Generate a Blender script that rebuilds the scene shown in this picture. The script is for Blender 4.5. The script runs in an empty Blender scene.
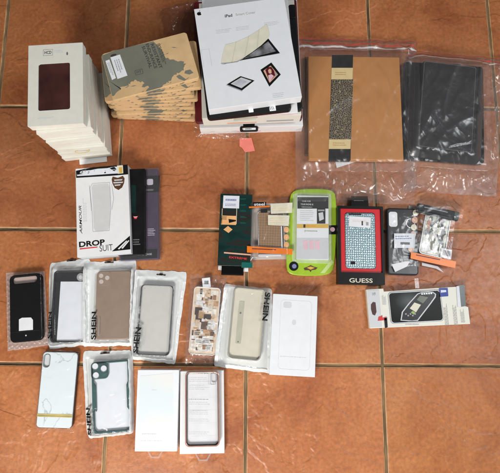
import bpy, bmesh, math, random
from mathutils import Vector, Euler, noise
random.seed(7)
R = math.radians
scn = bpy.context.scene
col = scn.collection
S = 0.27/0.33
T = 0.27                                   # one floor tile
CAM = Vector((.6683*S, -.5271*S, 1.1217*S))
EUL = Euler((.1604, -.001, .005), 'XYZ')
F = 450.0
RM = EUL.to_matrix()

def P(u, v, z=0.0):
    "floor-plan position (at height z) of something seen at u, v in the photo"
    d = RM @ Vector(((u-250)/F, -(v-236.5)/F, -1))
    t = (z-CAM.z)/d.z
    return CAM + t*d

# ------------------------------------------------------------------ materials
def newmat(name):
    m = bpy.data.materials.new(name); m.use_nodes = True
    nt = m.node_tree
    return m, nt, nt.nodes['Principled BSDF']
def ND(nt, t, **kw):
    n = nt.nodes.new(t)
    for k, v in kw.items():
        if k in n.inputs: n.inputs[k].default_value = v
        else: setattr(n, k, v)
    return n
def ramp(nt, stops, interp='LINEAR'):
    n = nt.nodes.new('ShaderNodeValToRGB'); cr = n.color_ramp; cr.interpolation = interp
    while len(cr.elements) < len(stops): cr.elements.new(.5)
    for e, (p, c) in zip(cr.elements, stops):
        e.position = p; e.color = (c[0], c[1], c[2], 1) if hasattr(c, '__len__') else (c, c, c, 1)
    return n
def pbr(name, c, rough=.5, metal=0, var=.06, scale=60, bump=.0, bscale=400, spec=.5, coat=0):
    m, nt, b = newmat(name); L = nt.links
    tc = ND(nt, 'ShaderNodeTexCoord')
    n = ND(nt, 'ShaderNodeTexNoise', Scale=scale, Detail=4.0)
    L.new(tc.outputs['Object'], n.inputs['Vector'])
    a = [max(0, x*(1-var)) for x in c]; d = [min(1, x*(1+var)) for x in c]
    r = ramp(nt, [(.3, a), (.7, d)])
    L.new(n.outputs['Fac'], r.inputs[0]); L.new(r.outputs[0], b.inputs['Base Color'])
    b.inputs['Roughness'].default_value = rough; b.inputs['Metallic'].default_value = metal
    b.inputs['Specular IOR Level'].default_value = spec
    b.inputs['Coat Weight'].default_value = coat; b.inputs['Coat Roughness'].default_value = .15
    rr = ND(nt, 'ShaderNodeMapRange'); rr.inputs['To Min'].default_value = max(.03, rough*.8); rr.inputs['To Max'].default_value = min(1, rough*1.25)
    L.new(n.outputs['Fac'], rr.inputs[0]); L.new(rr.outputs[0], b.inputs['Roughness'])
    if bump:
        n2 = ND(nt, 'ShaderNodeTexNoise', Scale=bscale, Detail=3.0)
        L.new(tc.outputs['Object'], n2.inputs['Vector'])
        bp = ND(nt, 'ShaderNodeBump', Strength=bump, Distance=.001)
        L.new(n2.outputs['Fac'], bp.inputs['Height']); L.new(bp.outputs[0], b.inputs['Normal'])
    return m
def hexc(r, g, b):
    f = lambda x: (x/255/12.92) if x/255 <= .04045 else ((x/255+.055)/1.055)**2.4
    return (f(r), f(g), f(b))

def film_mat(name, haze=.06, tint=(1, 1, 1), rough=.1, hazecol=(.9, .9, .92), gloss=1.0, base=.03, bstr=.5):
    m = bpy.data.materials.new(name); m.use_nodes = True; nt = m.node_tree; nt.nodes.clear(); L = nt.links
    out = ND(nt, 'ShaderNodeOutputMaterial')
    tr = ND(nt, 'ShaderNodeBsdfTransparent'); tr.inputs[0].default_value = (*tint, 1)
    gl = ND(nt, 'ShaderNodeBsdfGlossy'); gl.inputs['Roughness'].default_value = rough
    df = ND(nt, 'ShaderNodeBsdfDiffuse'); df.inputs[0].default_value = (*hazecol, 1)
    m1 = ND(nt, 'ShaderNodeMixShader'); m1.inputs[0].default_value = haze
    L.new(tr.outputs[0], m1.inputs[1]); L.new(df.outputs[0], m1.inputs[2])
    tc = ND(nt, 'ShaderNodeTexCoord'); n = ND(nt, 'ShaderNodeTexNoise', Scale=45.0, Detail=5.0, Distortion=1.2)
    L.new(tc.outputs['Object'], n.inputs['Vector'])
    bp = ND(nt, 'ShaderNodeBump', Strength=bstr, Distance=.002); L.new(n.outputs['Fac'], bp.inputs['Height'])
    fr = ND(nt, 'ShaderNodeLayerWeight', Blend=.5)
    L.new(bp.outputs[0], fr.inputs['Normal']); L.new(bp.outputs[0], gl.inputs['Normal'])
    pw = ND(nt, 'ShaderNodeMath', operation='POWER'); pw.inputs[1].default_value = 3.5; L.new(fr.outputs['Facing'], pw.inputs[0])
    mu = ND(nt, 'ShaderNodeMath', operation='MULTIPLY_ADD', use_clamp=True); mu.inputs[1].default_value = .7*gloss; mu.inputs[2].default_value = base*gloss
    L.new(pw.outputs[0], mu.inputs[0])
    m2 = ND(nt, 'ShaderNodeMixShader'); L.new(mu.outputs[0], m2.inputs[0])
    L.new(m1.outputs[0], m2.inputs[1]); L.new(gl.outputs[0], m2.inputs[2]); L.new(m2.outputs[0], out.inputs[0])
    return m

W = pbr('white_card', (.80, .80, .79), .45, var=.02, bump=.05)
W2 = pbr('ivory_card', (.76, .745, .66), .5, var=.03, bump=.08)
WG = pbr('glossy_white', (.80, .82, .84), .22, var=.02)
PAPER = pbr('paper', (.78, .78, .80), .8, var=.04)
CREAM = pbr('cream_paper', (.74, .70, .56), .7, var=.06)
BLK = pbr('black_plastic', (.009, .009, .010), .35, var=.2, spec=.35)
BLK2 = pbr('black_card', (.007, .0068, .007), .42, var=.2, spec=.25)
MATBLK = pbr('matt_black', (.0022, .0022, .0026), .6, var=.1, bump=.1, bscale=900, spec=.1)
CHAR = pbr('charcoal_leatherette', (.009, .010, .011), .45, var=.25, bump=.3, bscale=900, spec=.3)
NAVY = pbr('navy_fabric', (.012, .018, .035), .7, var=.2, bump=.3)
GREY = pbr('grey_print_and_gap_shade', (.35, .35, .36), .6)
LGREY = pbr('pale_grey_print', (.60, .61, .63), .5, var=.03)
MIDG = pbr('mid_grey', (.16, .16, .17), .5)
DRED = pbr('maroon', (.11, .008, .012), .4)
RED = pbr('red_card', (.62, .008, .014), .45, var=.05)
REDP = pbr('red_print', (.62, .04, .04), .5)
PINK = pbr('pink_note', (.82, .22, .17), .75, var=.06)
TAUPE = pbr('taupe_silicone', hexc(146, 124, 106), .5, var=.05)
GREENC = pbr('bottle_green', (.018, .075, .075), .4, var=.15)
GDARK = pbr('dark_green_card', (.004, .022, .018), .3, var=.3, scale=30)
TEAL = pbr('teal_card', (.01, .13, .11), .3)
LIME = pbr('lime_card', (.36, .55, .03), .32, var=.06, coat=.3)
OR = pbr('orange_card', (.83, .20, .012), .35, var=.06)
ORL = pbr('pale_orange', (.80, .42, .17), .6)
YEL = pbr('mustard', (.68, .42, .06), .5)
GOLD = pbr('gold_foil', (.72, .58, .22), .32, metal=.4, var=.08)
GOLDL = pbr('pale_gold_label', (.78, .62, .30), .5, var=.04)
BROWNF = pbr('brown_leather', hexc(194, 132, 68), .48, var=.07, scale=14, bump=.12, bscale=700)
DKBR = pbr('dark_brown_leather', (.10, .04, .015), .5, var=.2, bump=.2)
WOODR = pbr('reddish_brown_wood', (.055, .017, .014), .42, var=.35, scale=25)
PURP = pbr('purple_plastic', (.060, .040, .070), .45, var=.15, spec=.3)
ROSE = pbr('rose_gold', (.70, .42, .34), .25, metal=.7)
CREAMC = pbr('cream_silicone', (.68, .64, .52), .35, var=.04)
STEEL = pbr('brushed_silver', (.55, .55, .56), .3, metal=.8)
BLUEP = pbr('blue_print', (.03, .06, .30), .5)
NAVYP = pbr('faded_blue_print', (.20, .22, .42), .6)
SMOKE = pbr('smoke_grey_plastic', (.020, .020, .023), .28)
SPLASH = pbr('grey_ink', hexc(118, 118, 104), .6, var=.08, scale=30)
KRAFT = pbr('kraft_card', hexc(210, 175, 128), .7, var=.09, scale=40, bump=.15)
INK = pbr('dark_ink', (.045, .042, .04), .6)
LENS = pbr('warm_grey_hole', (.55, .47, .42), .35)
PINKP = pbr('pale_pink_print', (.78, .50, .56), .5)
SKINP = pbr('peach_print', (.72, .42, .30), .5)
FROST = film_mat('milky_plastic', .66, rough=.22, hazecol=(.93, .95, .94), base=.05, bstr=1.0)
FROSTB = film_mat('milky_back', .88, rough=.3, hazecol=(.86, .88, .86))
PALEBL = pbr('blue_white_paper', (.72, .745, .79), .7, var=.03)
HOLE = pbr('hang_hole_shadow', (.05, .03, .02), .8)
CLEAR = film_mat('clear_film', .02, rough=.16, base=.035, bstr=.2)
CLEARW = film_mat('wrinkled_bag_film', .028, rough=.27, gloss=1.5, hazecol=(.9, .86, .86), base=.05, bstr=.25)
HAZY = film_mat('hazy_film', .03, rough=.16, hazecol=(.85, .88, .88))
BLIST = film_mat('blister_plastic', .05, rough=.06, hazecol=(.85, .9, .85))
PHOLO = film_mat('purple_tinted_plastic', .05, tint=(.93, .88, .95), rough=.1)

def tile_mat():
    m, nt, b = newmat('terracotta_tile'); L = nt.links
    tc = ND(nt, 'ShaderNodeTexCoord')
    geo = tc.outputs['Object']
    # slate-like layers: several terraces of a distorted noise
    n1 = ND(nt, 'ShaderNodeTexNoise', Scale=9.0, Detail=4.0, Roughness=.5, Distortion=.45); L.new(geo, n1.inputs['Vector'])
    st = ramp(nt, [(0, 0), (.38, .05), (.41, .40), (.515, .47), (.545, .85), (.62, .92), (1, 1)])
    L.new(n1.outputs['Fac'], st.inputs[0])
    n2 = ND(nt, 'ShaderNodeTexNoise', Scale=60.0, Detail=6.0, Roughness=.62); L.new(geo, n2.inputs['Vector'])
    b1 = ND(nt, 'ShaderNodeBump', Strength=.75, Distance=.0030); L.new(st.outputs[0], b1.inputs['Height'])
    b2 = ND(nt, 'ShaderNodeBump', Strength=.42, Distance=.0016); L.new(n2.outputs['Fac'], b2.inputs['Height']); L.new(b1.outputs[0], b2.inputs['Normal'])
    L.new(b2.outputs[0], b.inputs['Normal'])
    # colour
    n3 = ND(nt, 'ShaderNodeTexNoise', Scale=7.0, Detail=9.0, Roughness=.62, Distortion=.5); L.new(geo, n3.inputs['Vector'])
    c1 = ramp(nt, [(.32, (.31, .088, .029)), (.44, (.41, .136, .046)), (.54, (.465, .165, .058)), (.68, (.53, .205, .080))]); L.new(n3.outputs['Fac'], c1.inputs[0])
    n4 = ND(nt, 'ShaderNodeTexNoise', Scale=150.0, Detail=4.0); L.new(geo, n4.inputs['Vector'])
    c2 = ramp(nt, [(.3, .80), (.7, 1.12)]); L.new(n4.outputs['Fac'], c2.inputs[0])
    mx = ND(nt, 'ShaderNodeMix', data_type='RGBA', blend_type='MULTIPLY'); mx.inputs[0].default_value = 1
    L.new(c1.outputs[0], mx.inputs[6]); L.new(c2.outputs[0], mx.inputs[7])
    # dust and faint stains lying on the tiles
    n5 = ND(nt, 'ShaderNodeTexNoise', Scale=2.6, Detail=7.0, Roughness=.7); L.new(geo, n5.inputs['Vector'])
    r5 = ramp(nt, [(.48, 0), (.78, .25)]); L.new(n5.outputs['Fac'], r5.inputs[0])
    mx0 = ND(nt, 'ShaderNodeMix', data_type='RGBA'); mx0.inputs[7].default_value = (.38, .19, .10, 1)
    L.new(r5.outputs[0], mx0.inputs[0]); L.new(mx.outputs[2], mx0.inputs[6])
    v6 = ND(nt, 'ShaderNodeTexVoronoi', Scale=23.0); L.new(geo, v6.inputs['Vector'])
    r6 = ramp(nt, [(0, (.45, .35, .3)), (.018, (.5, .42, .38)), (.03, 1.0)]); L.new(v6.outputs['Distance'], r6.inputs[0])
    mx9 = ND(nt, 'ShaderNodeMix', data_type='RGBA', blend_type='MULTIPLY'); mx9.inputs[0].default_value = .7
    L.new(mx0.outputs[2], mx9.inputs[6]); L.new(r6.outputs[0], mx9.inputs[7]); mx = mx9
    # per tile tint
    at = ND(nt, 'ShaderNodeAttribute', attribute_name='tint')
    mx2 = ND(nt, 'ShaderNodeMix', data_type='RGBA', blend_type='MULTIPLY'); mx2.inputs[0].default_value = 1
    L.new(mx.outputs[2], mx2.inputs[6]); L.new(at.outputs['Color'], mx2.inputs[7])
    L.new(mx2.outputs[2], b.inputs['Base Color'])
    b.inputs['Specular IOR Level'].default_value = .42; rr = ramp(nt, [(.3, .34), (.7, .54)]); L.new(n2.outputs['Fac'], rr.inputs[0]); L.new(rr.outputs[0], b.inputs['Roughness'])
    return m
TILE = tile_mat()
def grout_mat():
    m, nt, b = newmat('grout'); L = nt.links
    tc = ND(nt, 'ShaderNodeTexCoord')
    n = ND(nt, 'ShaderNodeTexNoise', Scale=12.0, Detail=8.0); L.new(tc.outputs['Object'], n.inputs['Vector'])
    r = ramp(nt, [(.35, (.09, .055, .028)), (.62, (.30, .19, .09))]); L.new(n.outputs['Fac'], r.inputs[0])
    L.new(r.outputs[0], b.inputs['Base Color']); b.inputs['Roughness'].default_value = .9
    return m
GROUT = grout_mat()
EDGE = pbr('tile_rim_biscuit', (.50, .31, .16), .5, var=.45, scale=35)

def tex_mat(name, kind):
    m, nt, b = newmat(name); L = nt.links
    tc = ND(nt, 'ShaderNodeTexCoord'); o = tc.outputs['Object']
    if kind == 'croc':
        v = ND(nt, 'ShaderNodeTexVoronoi', Scale=270.0, feature='DISTANCE_TO_EDGE', Randomness=.35)
        mp = ND(nt, 'ShaderNodeMapping'); mp.inputs['Scale'].default_value = (.85, .8, 0); L.new(o, mp.inputs[0]); L.new(mp.outputs[0], v.inputs['Vector'])
        r = ramp(nt, [(.0, (.10, .19, .21)), (.06, (.18, .28, .31)), (.16, (.38, .50, .53)), (.5, (.50, .61, .64))])
        L.new(v.outputs['Distance'], r.inputs[0]); L.new(r.outputs[0], b.inputs['Base Color'])
        bp = ND(nt, 'ShaderNodeBump', Strength=.8, Distance=.001); L.new(v.outputs['Distance'], bp.inputs['Height']); L.new(bp.outputs[0], b.inputs['Normal'])
        b.inputs['Roughness'].default_value = .25; b.inputs['Metallic'].default_value = .35
    elif kind == 'weave':
        mp = ND(nt, 'ShaderNodeMapping'); mp.inputs['Rotation'].default_value = (0, 0, R(45)); L.new(o, mp.inputs[0])
        c = ND(nt, 'ShaderNodeTexChecker', Scale=420.0); L.new(mp.outputs[0], c.inputs['Vector'])
        c.inputs['Color1'].default_value = (.42, .27, .15, 1); c.inputs['Color2'].default_value = (.19, .105, .055, 1)
        L.new(c.outputs['Color'], b.inputs['Base Color'])
        bp = ND(nt, 'ShaderNodeBump', Strength=.5, Distance=.001); L.new(c.outputs['Fac'], bp.inputs['Height']); L.new(bp.outputs[0], b.inputs['Normal'])
        b.inputs['Roughness'].default_value = .45
    elif kind == 'swirl':
        v = ND(nt, 'ShaderNodeTexVoronoi', Scale=270.0, feature='DISTANCE_TO_EDGE'); L.new(o, v.inputs['Vector'])
        r = ramp(nt, [(.0, (.60, .47, .26)), (.035, (.45, .34, .17)), (.065, (.022, .02, .018)), (1, (.015, .014, .014))])
        L.new(v.outputs['Distance'], r.inputs[0]); L.new(r.outputs[0], b.inputs['Base Color']); b.inputs['Roughness'].default_value = .45
    elif kind in ('floral', 'collage'):
        n = ND(nt, 'ShaderNodeTexNoise', Scale=60.0, Detail=3.0, Distortion=1.0)
        L.new(o, n.inputs['Vector'])
        mixv = ND(nt, 'ShaderNodeMix', data_type='VECTOR'); mixv.inputs[0].default_value = .012
        L.new(o, mixv.inputs[4]); L.new(n.outputs['Color'], mixv.inputs[5])
        v = ND(nt, 'ShaderNodeTexVoronoi', Scale=170.0 if kind == 'floral' else 190.0, distance='CHEBYCHEV'); L.new(mixv.outputs[1], v.inputs['Vector'])
        sp = ND(nt, 'ShaderNodeSeparateColor'); L.new(v.outputs['Color'], sp.inputs[0])
        if kind == 'floral':
            st = [(0, (.66, .52, .38)), (.2, (.74, .71, .66)), (.42, (.50, .30, .17)), (.52, (.72, .58, .46)), (.68, (.70, .72, .74)), (.80, (.12, .06, .04)), (.88, (.58, .38, .18)), (.95, (.8, .78, .74))]
        else:
            st = [(0, (.78, .80, .80)), (.35, (.50, .50, .38)), (.45, (.80, .80, .78)), (.62, (.12, .14, .16)), (.72, (.62, .36, .30)), (.8, (.75, .72, .62)), (.92, (.10, .12, .08))]
        r = ramp(nt, st, 'CONSTANT'); L.new(sp.outputs[0], r.inputs[0])
        L.new(r.outputs[0], b.inputs['Base Color']); b.inputs['Roughness'].default_value = .3
    elif kind == 'marble':
        n = ND(nt, 'ShaderNodeTexNoise', Scale=9.0, Detail=5.0, Distortion=.7); L.new(o, n.inputs['Vector'])
        r = ramp(nt, [(0, (.72, .79, .81)), (.518, (.73, .80, .82)), (.527, (.46, .52, .54)), (.536, (.73, .80, .82)), (1, (.77, .82, .84))])
        L.new(n.outputs['Fac'], r.inputs[0]); L.new(r.outputs[0], b.inputs['Base Color']); b.inputs['Roughness'].default_value = .14
    elif kind == 'holo':  # hologram's rainbow reflection painted as pale colour bands
        n = ND(nt, 'ShaderNodeTexNoise', Scale=9.0, Detail=1.0); L.new(o, n.inputs['Vector'])
        r = ramp(nt, [(.3, (.76, .78, .83)), (.42, (.73, .80, .82)), (.5, (.78, .81, .79)), (.58, (.81, .81, .76)), (.68, (.80, .77, .82))])
        L.new(n.outputs['Fac'], r.inputs[0]); L.new(r.outputs[0], b.inputs['Base Color']); b.inputs['Roughness'].default_value = .25
    elif kind == 'photo':      # dark studio backdrop print with a soft pale glow printed behind the handset
        n = ND(nt, 'ShaderNodeTexGradient', gradient_type='SPHERICAL')
        mp = ND(nt, 'ShaderNodeMapping'); mp.inputs['Scale'].default_value = (18, 26, 1); mp.inputs['Location'].default_value = (.3, -.3, 0)
        L.new(o, mp.inputs[0]); L.new(mp.outputs[0], n.inputs[0])
        r = ramp(nt, [(0, (.004, .005, .004)), (.5, (.014, .017, .016)), (1, (.10, .11, .11))]); L.new(n.outputs['Fac'], r.inputs[0])
        L.new(r.outputs[0], b.inputs['Base Color']); b.inputs['Roughness'].default_value = .4; b.inputs['Specular IOR Level'].default_value = .2
    elif kind == 'greenfade':
        n = ND(nt, 'ShaderNodeTexNoise', Scale=26.0, Detail=3.0, Distortion=.8)
        mp = ND(nt, 'ShaderNodeMapping'); mp.inputs['Scale'].default_value = (.4, 1.6, 1); L.new(o, mp.inputs[0]); L.new(mp.outputs[0], n.inputs['Vector'])
        r = ramp(nt, [(.35, (.004, .020, .020)), (.48, (.006, .034, .030)), (.56, (.028, .018, .016)), (.62, (.006, .03, .02)), (.7, (.010, .06, .025))]); L.new(n.outputs['Fac'], r.inputs[0])
        L.new(r.outputs[0], b.inputs['Base Color']); b.inputs['Roughness'].default_value = .28
    return m
CROC = tex_mat('crocodile_print', 'croc'); WEAVE = tex_mat('woven_print', 'weave'); SWIRL = tex_mat('gold_scroll_print', 'swirl')
FLORAL = tex_mat('collage_brown_print', 'floral'); COLL = tex_mat('collage_green_print', 'collage'); MARBLE = tex_mat('white_marble_print', 'marble')
HOLO = tex_mat('painted_pearly_sheen', 'holo'); PHOTO = tex_mat('dark_photo_print', 'photo'); GFADE = tex_mat('green_sports_print', 'greenfade')

# ------------------------------------------------------------------ geometry helpers
def rrect(cx, cy, w, h, r, n=5):
    r = min(r, w/2-1e-5, h/2-1e-5); p = []
    for sx, sy, a0 in ((1, 1, 0), (-1, 1, 90), (-1, -1, 180), (1, -1, 270)):
        for k in range(n+1):
            a = R(a0+90*k/n)
            p.append((cx+sx*(w/2-r)+r*math.cos(a), cy+sy*(h/2-r)+r*math.sin(a)))
    return p
def ell(cx, cy, rx, ry=None, n=24):
    ry = ry or rx
    return [(cx+rx*math.cos(2*math.pi*k/n), cy+ry*math.sin(2*math.pi*k/n)) for k in range(n)]
def area(p): return sum(p[i][0]*p[(i+1) % len(p)][1]-p[(i+1) % len(p)][0]*p[i][1] for i in range(len(p)))/2
def inset(p, d):
    out = []; n = len(p)
    for i in range(n):
        a, b, c = Vector(p[i-1]), Vector(p[i]), Vector(p[(i+1) % n])
        e1 = (b-a); e2 = (c-b)
        if e1.length < 1e-9 or e2.length < 1e-9: out.append(tuple(b)); continue
        e1.normalize(); e2.normalize()
        n1 = Vector((-e1.y, e1.x)); n2 = Vector((-e2.y, e2.x)); m = n1+n2
        if m.length < 1e-6: m = n1
        m.normalize(); k = max(.4, m.dot(n1)); out.append(tuple(b+m*(d/k)))
    return out
class M:
    def __init__(s): s.v = []; s.f = []; s.m = []; s.sm = []; s.mats = []; s.cuts = []
    def cut(s, name):
        'what follows is a separate part'
        s.cuts.append((len(s.f), name)); return s
    def mi(s, mat):
        if mat not in s.mats: s.mats.append(mat)
        return s.mats.index(mat)
    def add(s, vs, fs, mat, smooth=False):
        o = len(s.v); s.v += [tuple(v) for v in vs]; i = s.mi(mat)
        for f in fs: s.f.append([o+k for k in f]); s.m.append(i); s.sm.append(smooth)
        return s
    def prism(s, poly, z0, z1, mat, bev=0, side=None):
        p = list(poly)
        if area(p) < 0: p.reverse()
        n = len(p); loops = [[(x, y, z0) for x, y in p]]
        if bev:
            loops.append([(x, y, z1-bev) for x, y in p])
            loops.append([(x, y, z1-bev*.3) for x, y in inset(p, bev*.3)])
            loops.append([(x, y, z1) for x, y in inset(p, bev)])
        else: loops.append([(x, y, z1) for x, y in p])
        vs = [v for l in loops for v in l]; k = len(loops)
        sides = [[a*n+i, a*n+(i+1) % n, (a+1)*n+(i+1) % n, (a+1)*n+i] for a in range(k-1) for i in range(n)]
        s.add(vs, [list(range(n))[::-1], [(k-1)*n+i for i in range(n)]], mat)
        s.f += []; o = len(s.v)-len(vs); i2 = s.mi(side or mat)
        for f in sides: s.f.append([o+q for q in f]); s.m.append(i2); s.sm.append(False)
        return s
    def box(s, x0, x1, y0, y1, z0, z1, mat, bev=0, side=None):
        return s.prism([(min(x0, x1), min(y0, y1)), (max(x0, x1), min(y0, y1)), (max(x0, x1), max(y0, y1)), (min(x0, x1), max(y0, y1))], z0, z1, mat, bev, side)
    def curve(s, polys, z0, z1, mat, bev=0):
        "plate with holes: first outline is the outside"
        cu = bpy.data.curves.new('t', 'CURVE'); cu.dimensions = '2D'; cu.fill_mode = 'BOTH'
        for p in polys:
            p = list(p); sp = cu.splines.new('POLY'); sp.points.add(len(p)-1); sp.use_cyclic_u = True
            for q, (x, y) in zip(sp.points, p): q.co = (x, y, 0, 1)
        cu.extrude = max((z1-z0)/2-bev, 1e-5); cu.bevel_depth = bev; cu.bevel_resolution = 1
        if bev: cu.offset = -bev
        s._conv(cu, (z0+z1)/2, mat); return s
    def _conv(s, cu, dz, mat, tf=None):
        o = bpy.data.objects.new('t', cu); col.objects.link(o)
        me = bpy.data.meshes.new_from_object(o.evaluated_get(bpy.context.evaluated_depsgraph_get()))
        vs = [v.co.copy() for v in me.vertices]
        if tf: vs = tf(vs)
        s.add([(v.x, v.y, v.z+dz) for v in vs], [list(p.vertices) for p in me.polygons], mat)
        bpy.data.objects.remove(o); bpy.data.curves.remove(cu); bpy.data.meshes.remove(me)
    def text(s, body, cx, cy, w, h, z, mat, rot=0, th=.00012, bold=.0, shear=0):
        cu = bpy.data.curves.new('t', 'FONT'); cu.body = body; cu.size = 1; cu.extrude = .001; cu.offset = bold; cu.resolution_u = 3; cu.shear = shear
        def tf(vs):
            xs = [v.x for v in vs]; ys = [v.y for v in vs]
            if not xs: return vs
            x0, x1, y0, y1 = min(xs), max(xs), min(ys), max(ys); out = []
            c, sn = math.cos(rot), math.sin(rot)
            for v in vs:
                a = ((v.x-x0)/(x1-x0)-.5)*w; b = ((v.y-y0)/(y1-y0)-.5)*h
                out.append(Vector((cx+a*c-b*sn, cy+a*sn+b*c, v.z/.001*th/2)))
            return out
        s._conv(cu, z+th/2, mat, tf); return s
    def lines(s, cx, cy, w, h, n, z, mat, rot=0, th=.0001, fill=.45):
        "rows of small print too fine to read"
        c, sn = math.cos(rot), math.sin(rot); pitch = h/n
        for k in range(n):
            yy = h/2-(k+.5)*pitch; x = -w/2; end = w/2*random.uniform(.45, 1)
            while x < end:
                l = random.uniform(.04, .14)*w; l = min(l, end-x)
                if l > .01*w:
                    q = [(x, yy-pitch*fill/2), (x+l, yy-pitch*fill/2), (x+l, yy+pitch*fill/2), (x, yy+pitch*fill/2)]
                    s.prism([(cx+a*c-b*sn, cy+a*sn+b*c) for a, b in q], z, z+th, mat)
                x += l+.025*w
        return s
    def barcode(s, cx, cy, w, h, z, mat, rot=0):
        c, sn = math.cos(rot), math.sin(rot); x = -w/2
        while x < w/2:
            l = random.choice((.02, .03, .05))*w
            q = [(x, -h/2), (x+l, -h/2), (x+l, h/2), (x, h/2)]
            s.prism([(cx+a*c-b*sn, cy+a*sn+b*c) for a, b in q], z, z+.0001, mat); x += l+random.choice((.02, .03, .05))*w
        return s
    def build(s, name, parent=None, label=None, bevel=0):
        if s.cuts:
            cuts = [(0, name)]+s.cuts+[(len(s.f), None)]; first = None
            for (a, nm), (b_, _) in zip(cuts, cuts[1:]):
                if b_ <= a: continue
                q = M(); idx = {}
                for f, mi_, sm_ in zip(s.f[a:b_], s.m[a:b_], s.sm[a:b_]):
                    for k in f:
                        if k not in idx: idx[k] = len(q.v); q.v.append(s.v[k])
                    q.f.append([idx[k] for k in f]); q.m.append(q.mi(s.mats[mi_])); q.sm.append(sm_)
                o = q.build(nm, parent, label); first = first or o
            return first
        me = bpy.data.meshes.new(name); me.from_pydata(s.v, [], s.f)
        for m in s.mats: me.materials.append(m)
        for p, i, sm in zip(me.polygons, s.m, s.sm): p.material_index = i; p.use_smooth = sm
        me.update(); o = bpy.data.objects.new(name, me); col.objects.link(o)
        if parent is not None: o.parent = parent
        if label: o['label'] = label
        return o

OB = []            # things lying on the floor, so that films can drape over them
class Thing:
    "rigid thing whose top face was seen at four photo corners (TL, TR, BR, BL) at height zt; base at z0"
    def __init__(s, name, label, cat, q, zt, z0=0.0, group=None, reg=True, ztop=None):
        a, b, c, d = [P(u, v, zt) for u, v in q]
        ctr = (a+b+c+d)/4; x = ((b-a)+(c-d)); y = ((a-d)+(b-c))
        ang = math.atan2(x.y, x.x); ang2 = math.atan2(-y.x, y.y); ang = (ang+ang2)/2
        s.ang = ang; s.c, s.s = math.cos(ang), math.sin(ang)
        s.w = abs((x.x*s.c+x.y*s.s)/2); s.h = abs((-y.x*s.s+y.y*s.c)/2); s.ctr = ctr; s.z0 = z0; s.zt = zt
        s.t = zt-z0
        e = bpy.data.objects.new(name, None); e.empty_display_size = .01; col.objects.link(e)
        e.location = (ctr.x, ctr.y, z0); e.rotation_euler = (0, 0, ang)
        if len(label.split()) > 16: print('LONG LABEL', len(label.split()), label)
        e['label'] = label; e['category'] = cat
        if group: e['group'] = group
        s.e = e
        if reg: OB.append((ctr.x, ctr.y, s.c, s.s, s.w/2, s.h/2, ztop or zt))
    def L(s, u, v, z=None):
        p = P(u, v, s.zt if z is None else z); dx, dy = p.x-s.ctr.x, p.y-s.ctr.y
        return (dx*s.c+dy*s.s, -dx*s.s+dy*s.c)
    def poly(s, pts, z=None): return [s.L(u, v, z) for u, v in pts]
    def world(s, x, y): return (s.ctr.x+x*s.c-y*s.s, s.ctr.y+x*s.s+y*s.c)
    def rect(s, u0, v0, u1, v1, r=0, z=None):
        x0, y0 = s.L(u0, v0, z); x1, y1 = s.L(u1, v1, z); a = s.L(u0, v1, z); b = s.L(u1, v0, z)
        cx, cy = (x0+x1)/2, (y0+y1)/2; w = abs(((x1-x0)+(b[0]-a[0]))/2); h = abs(((y0-y1)+(b[1]-a[1]))/2)
        return cx, cy, w, h
    def carton(s, mat, name='box_body', bev=.0006, r=.0008, side=None, w=None, h=None):
        m = M(); m.prism(rrect(0, 0, w or s.w, h or s.h, r, 2), 0, s.t, mat, bev, side); return m
def drape(x, y, obs=None, spread=2.2, minr=.004, cap=1):
    z = 0
    for (cx, cy, c, sn, hw, hh, top) in (OB if obs is None else obs):
        dx, dy = x-cx, y-cy
        if abs(dx) > .3 or abs(dy) > .3: continue
        a = abs(dx*c+dy*sn)-hw; b = abs(-dx*sn+dy*c)-hh
        d = math.hypot(max(a, 0), max(b, 0)); rr = top*spread+minr
        if d < rr:
            k = 1-d/rr; z = max(z, top*(k*k*(3-2*k) if d > 0 else 1))
    return z
def wr(x, y, seed, sc=30, amp=.001, ax=1.0, ay=1.0):
    p = Vector((x*sc*ax+seed, y*sc*ay, seed*1.7))
    q = p+Vector((noise.noise(p*.7), noise.noise(p*.7+Vector((5, 5, 5))), 0))*.9
    r = 1-abs(noise.noise(q)); r2 = 1-abs(noise.noise(q*2.3+Vector((9, 1, 3))))
    return amp*(max(0, r-.55)*2.2+max(0, r2-.6)*1.1)
def grid(th, quad, nx, ny, zf, mat, name, parent=None, two=False, edge=None, label=None, build=True):
    "sheet over a photo quad; zf(world x, world y, u, v) gives its height"
    A, B, C_, D = quad; vs = []; m = M()
    for j in range(ny+1):
        v = j/ny
        for i in range(nx+1):
            u = i/nx; uu, vv = u, v
            if edge: uu, vv = edge(u, v)
            x = (A[0]*(1-uu)+B[0]*uu)*(1-vv)+(D[0]*(1-uu)+C_[0]*uu)*vv; y = (A[1]*(1-uu)+B[1]*uu)*(1-vv)+(D[1]*(1-uu)+C_[1]*uu)*vv
            X, Y = th.world(x, y); vs.append((x, y, zf(X, Y, u, v)-th.z0))
    fs = [[j*(nx+1)+i, (j+1)*(nx+1)+i, (j+1)*(nx+1)+i+1, j*(nx+1)+i+1] for j in range(ny) for i in range(nx)]
    m.add(vs, fs, mat, True)
    return m.build(name, parent if parent is not None else th.e, label) if build else m
def qq(th, pts, z=0.0): return [th.L(u, v, z) for u, v in pts]
def wob(seed, a=.012, f=2.5):
    return lambda u, v: (u+a*noise.noise(Vector((v*f*2, seed, 0)))+a*.5*noise.noise(Vector((v*f*7, seed, 3))), v+a*noise.noise(Vector((u*f*2, seed+9, 1)))+a*.5*noise.noise(Vector((u*f*7, seed, 4))))

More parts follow.
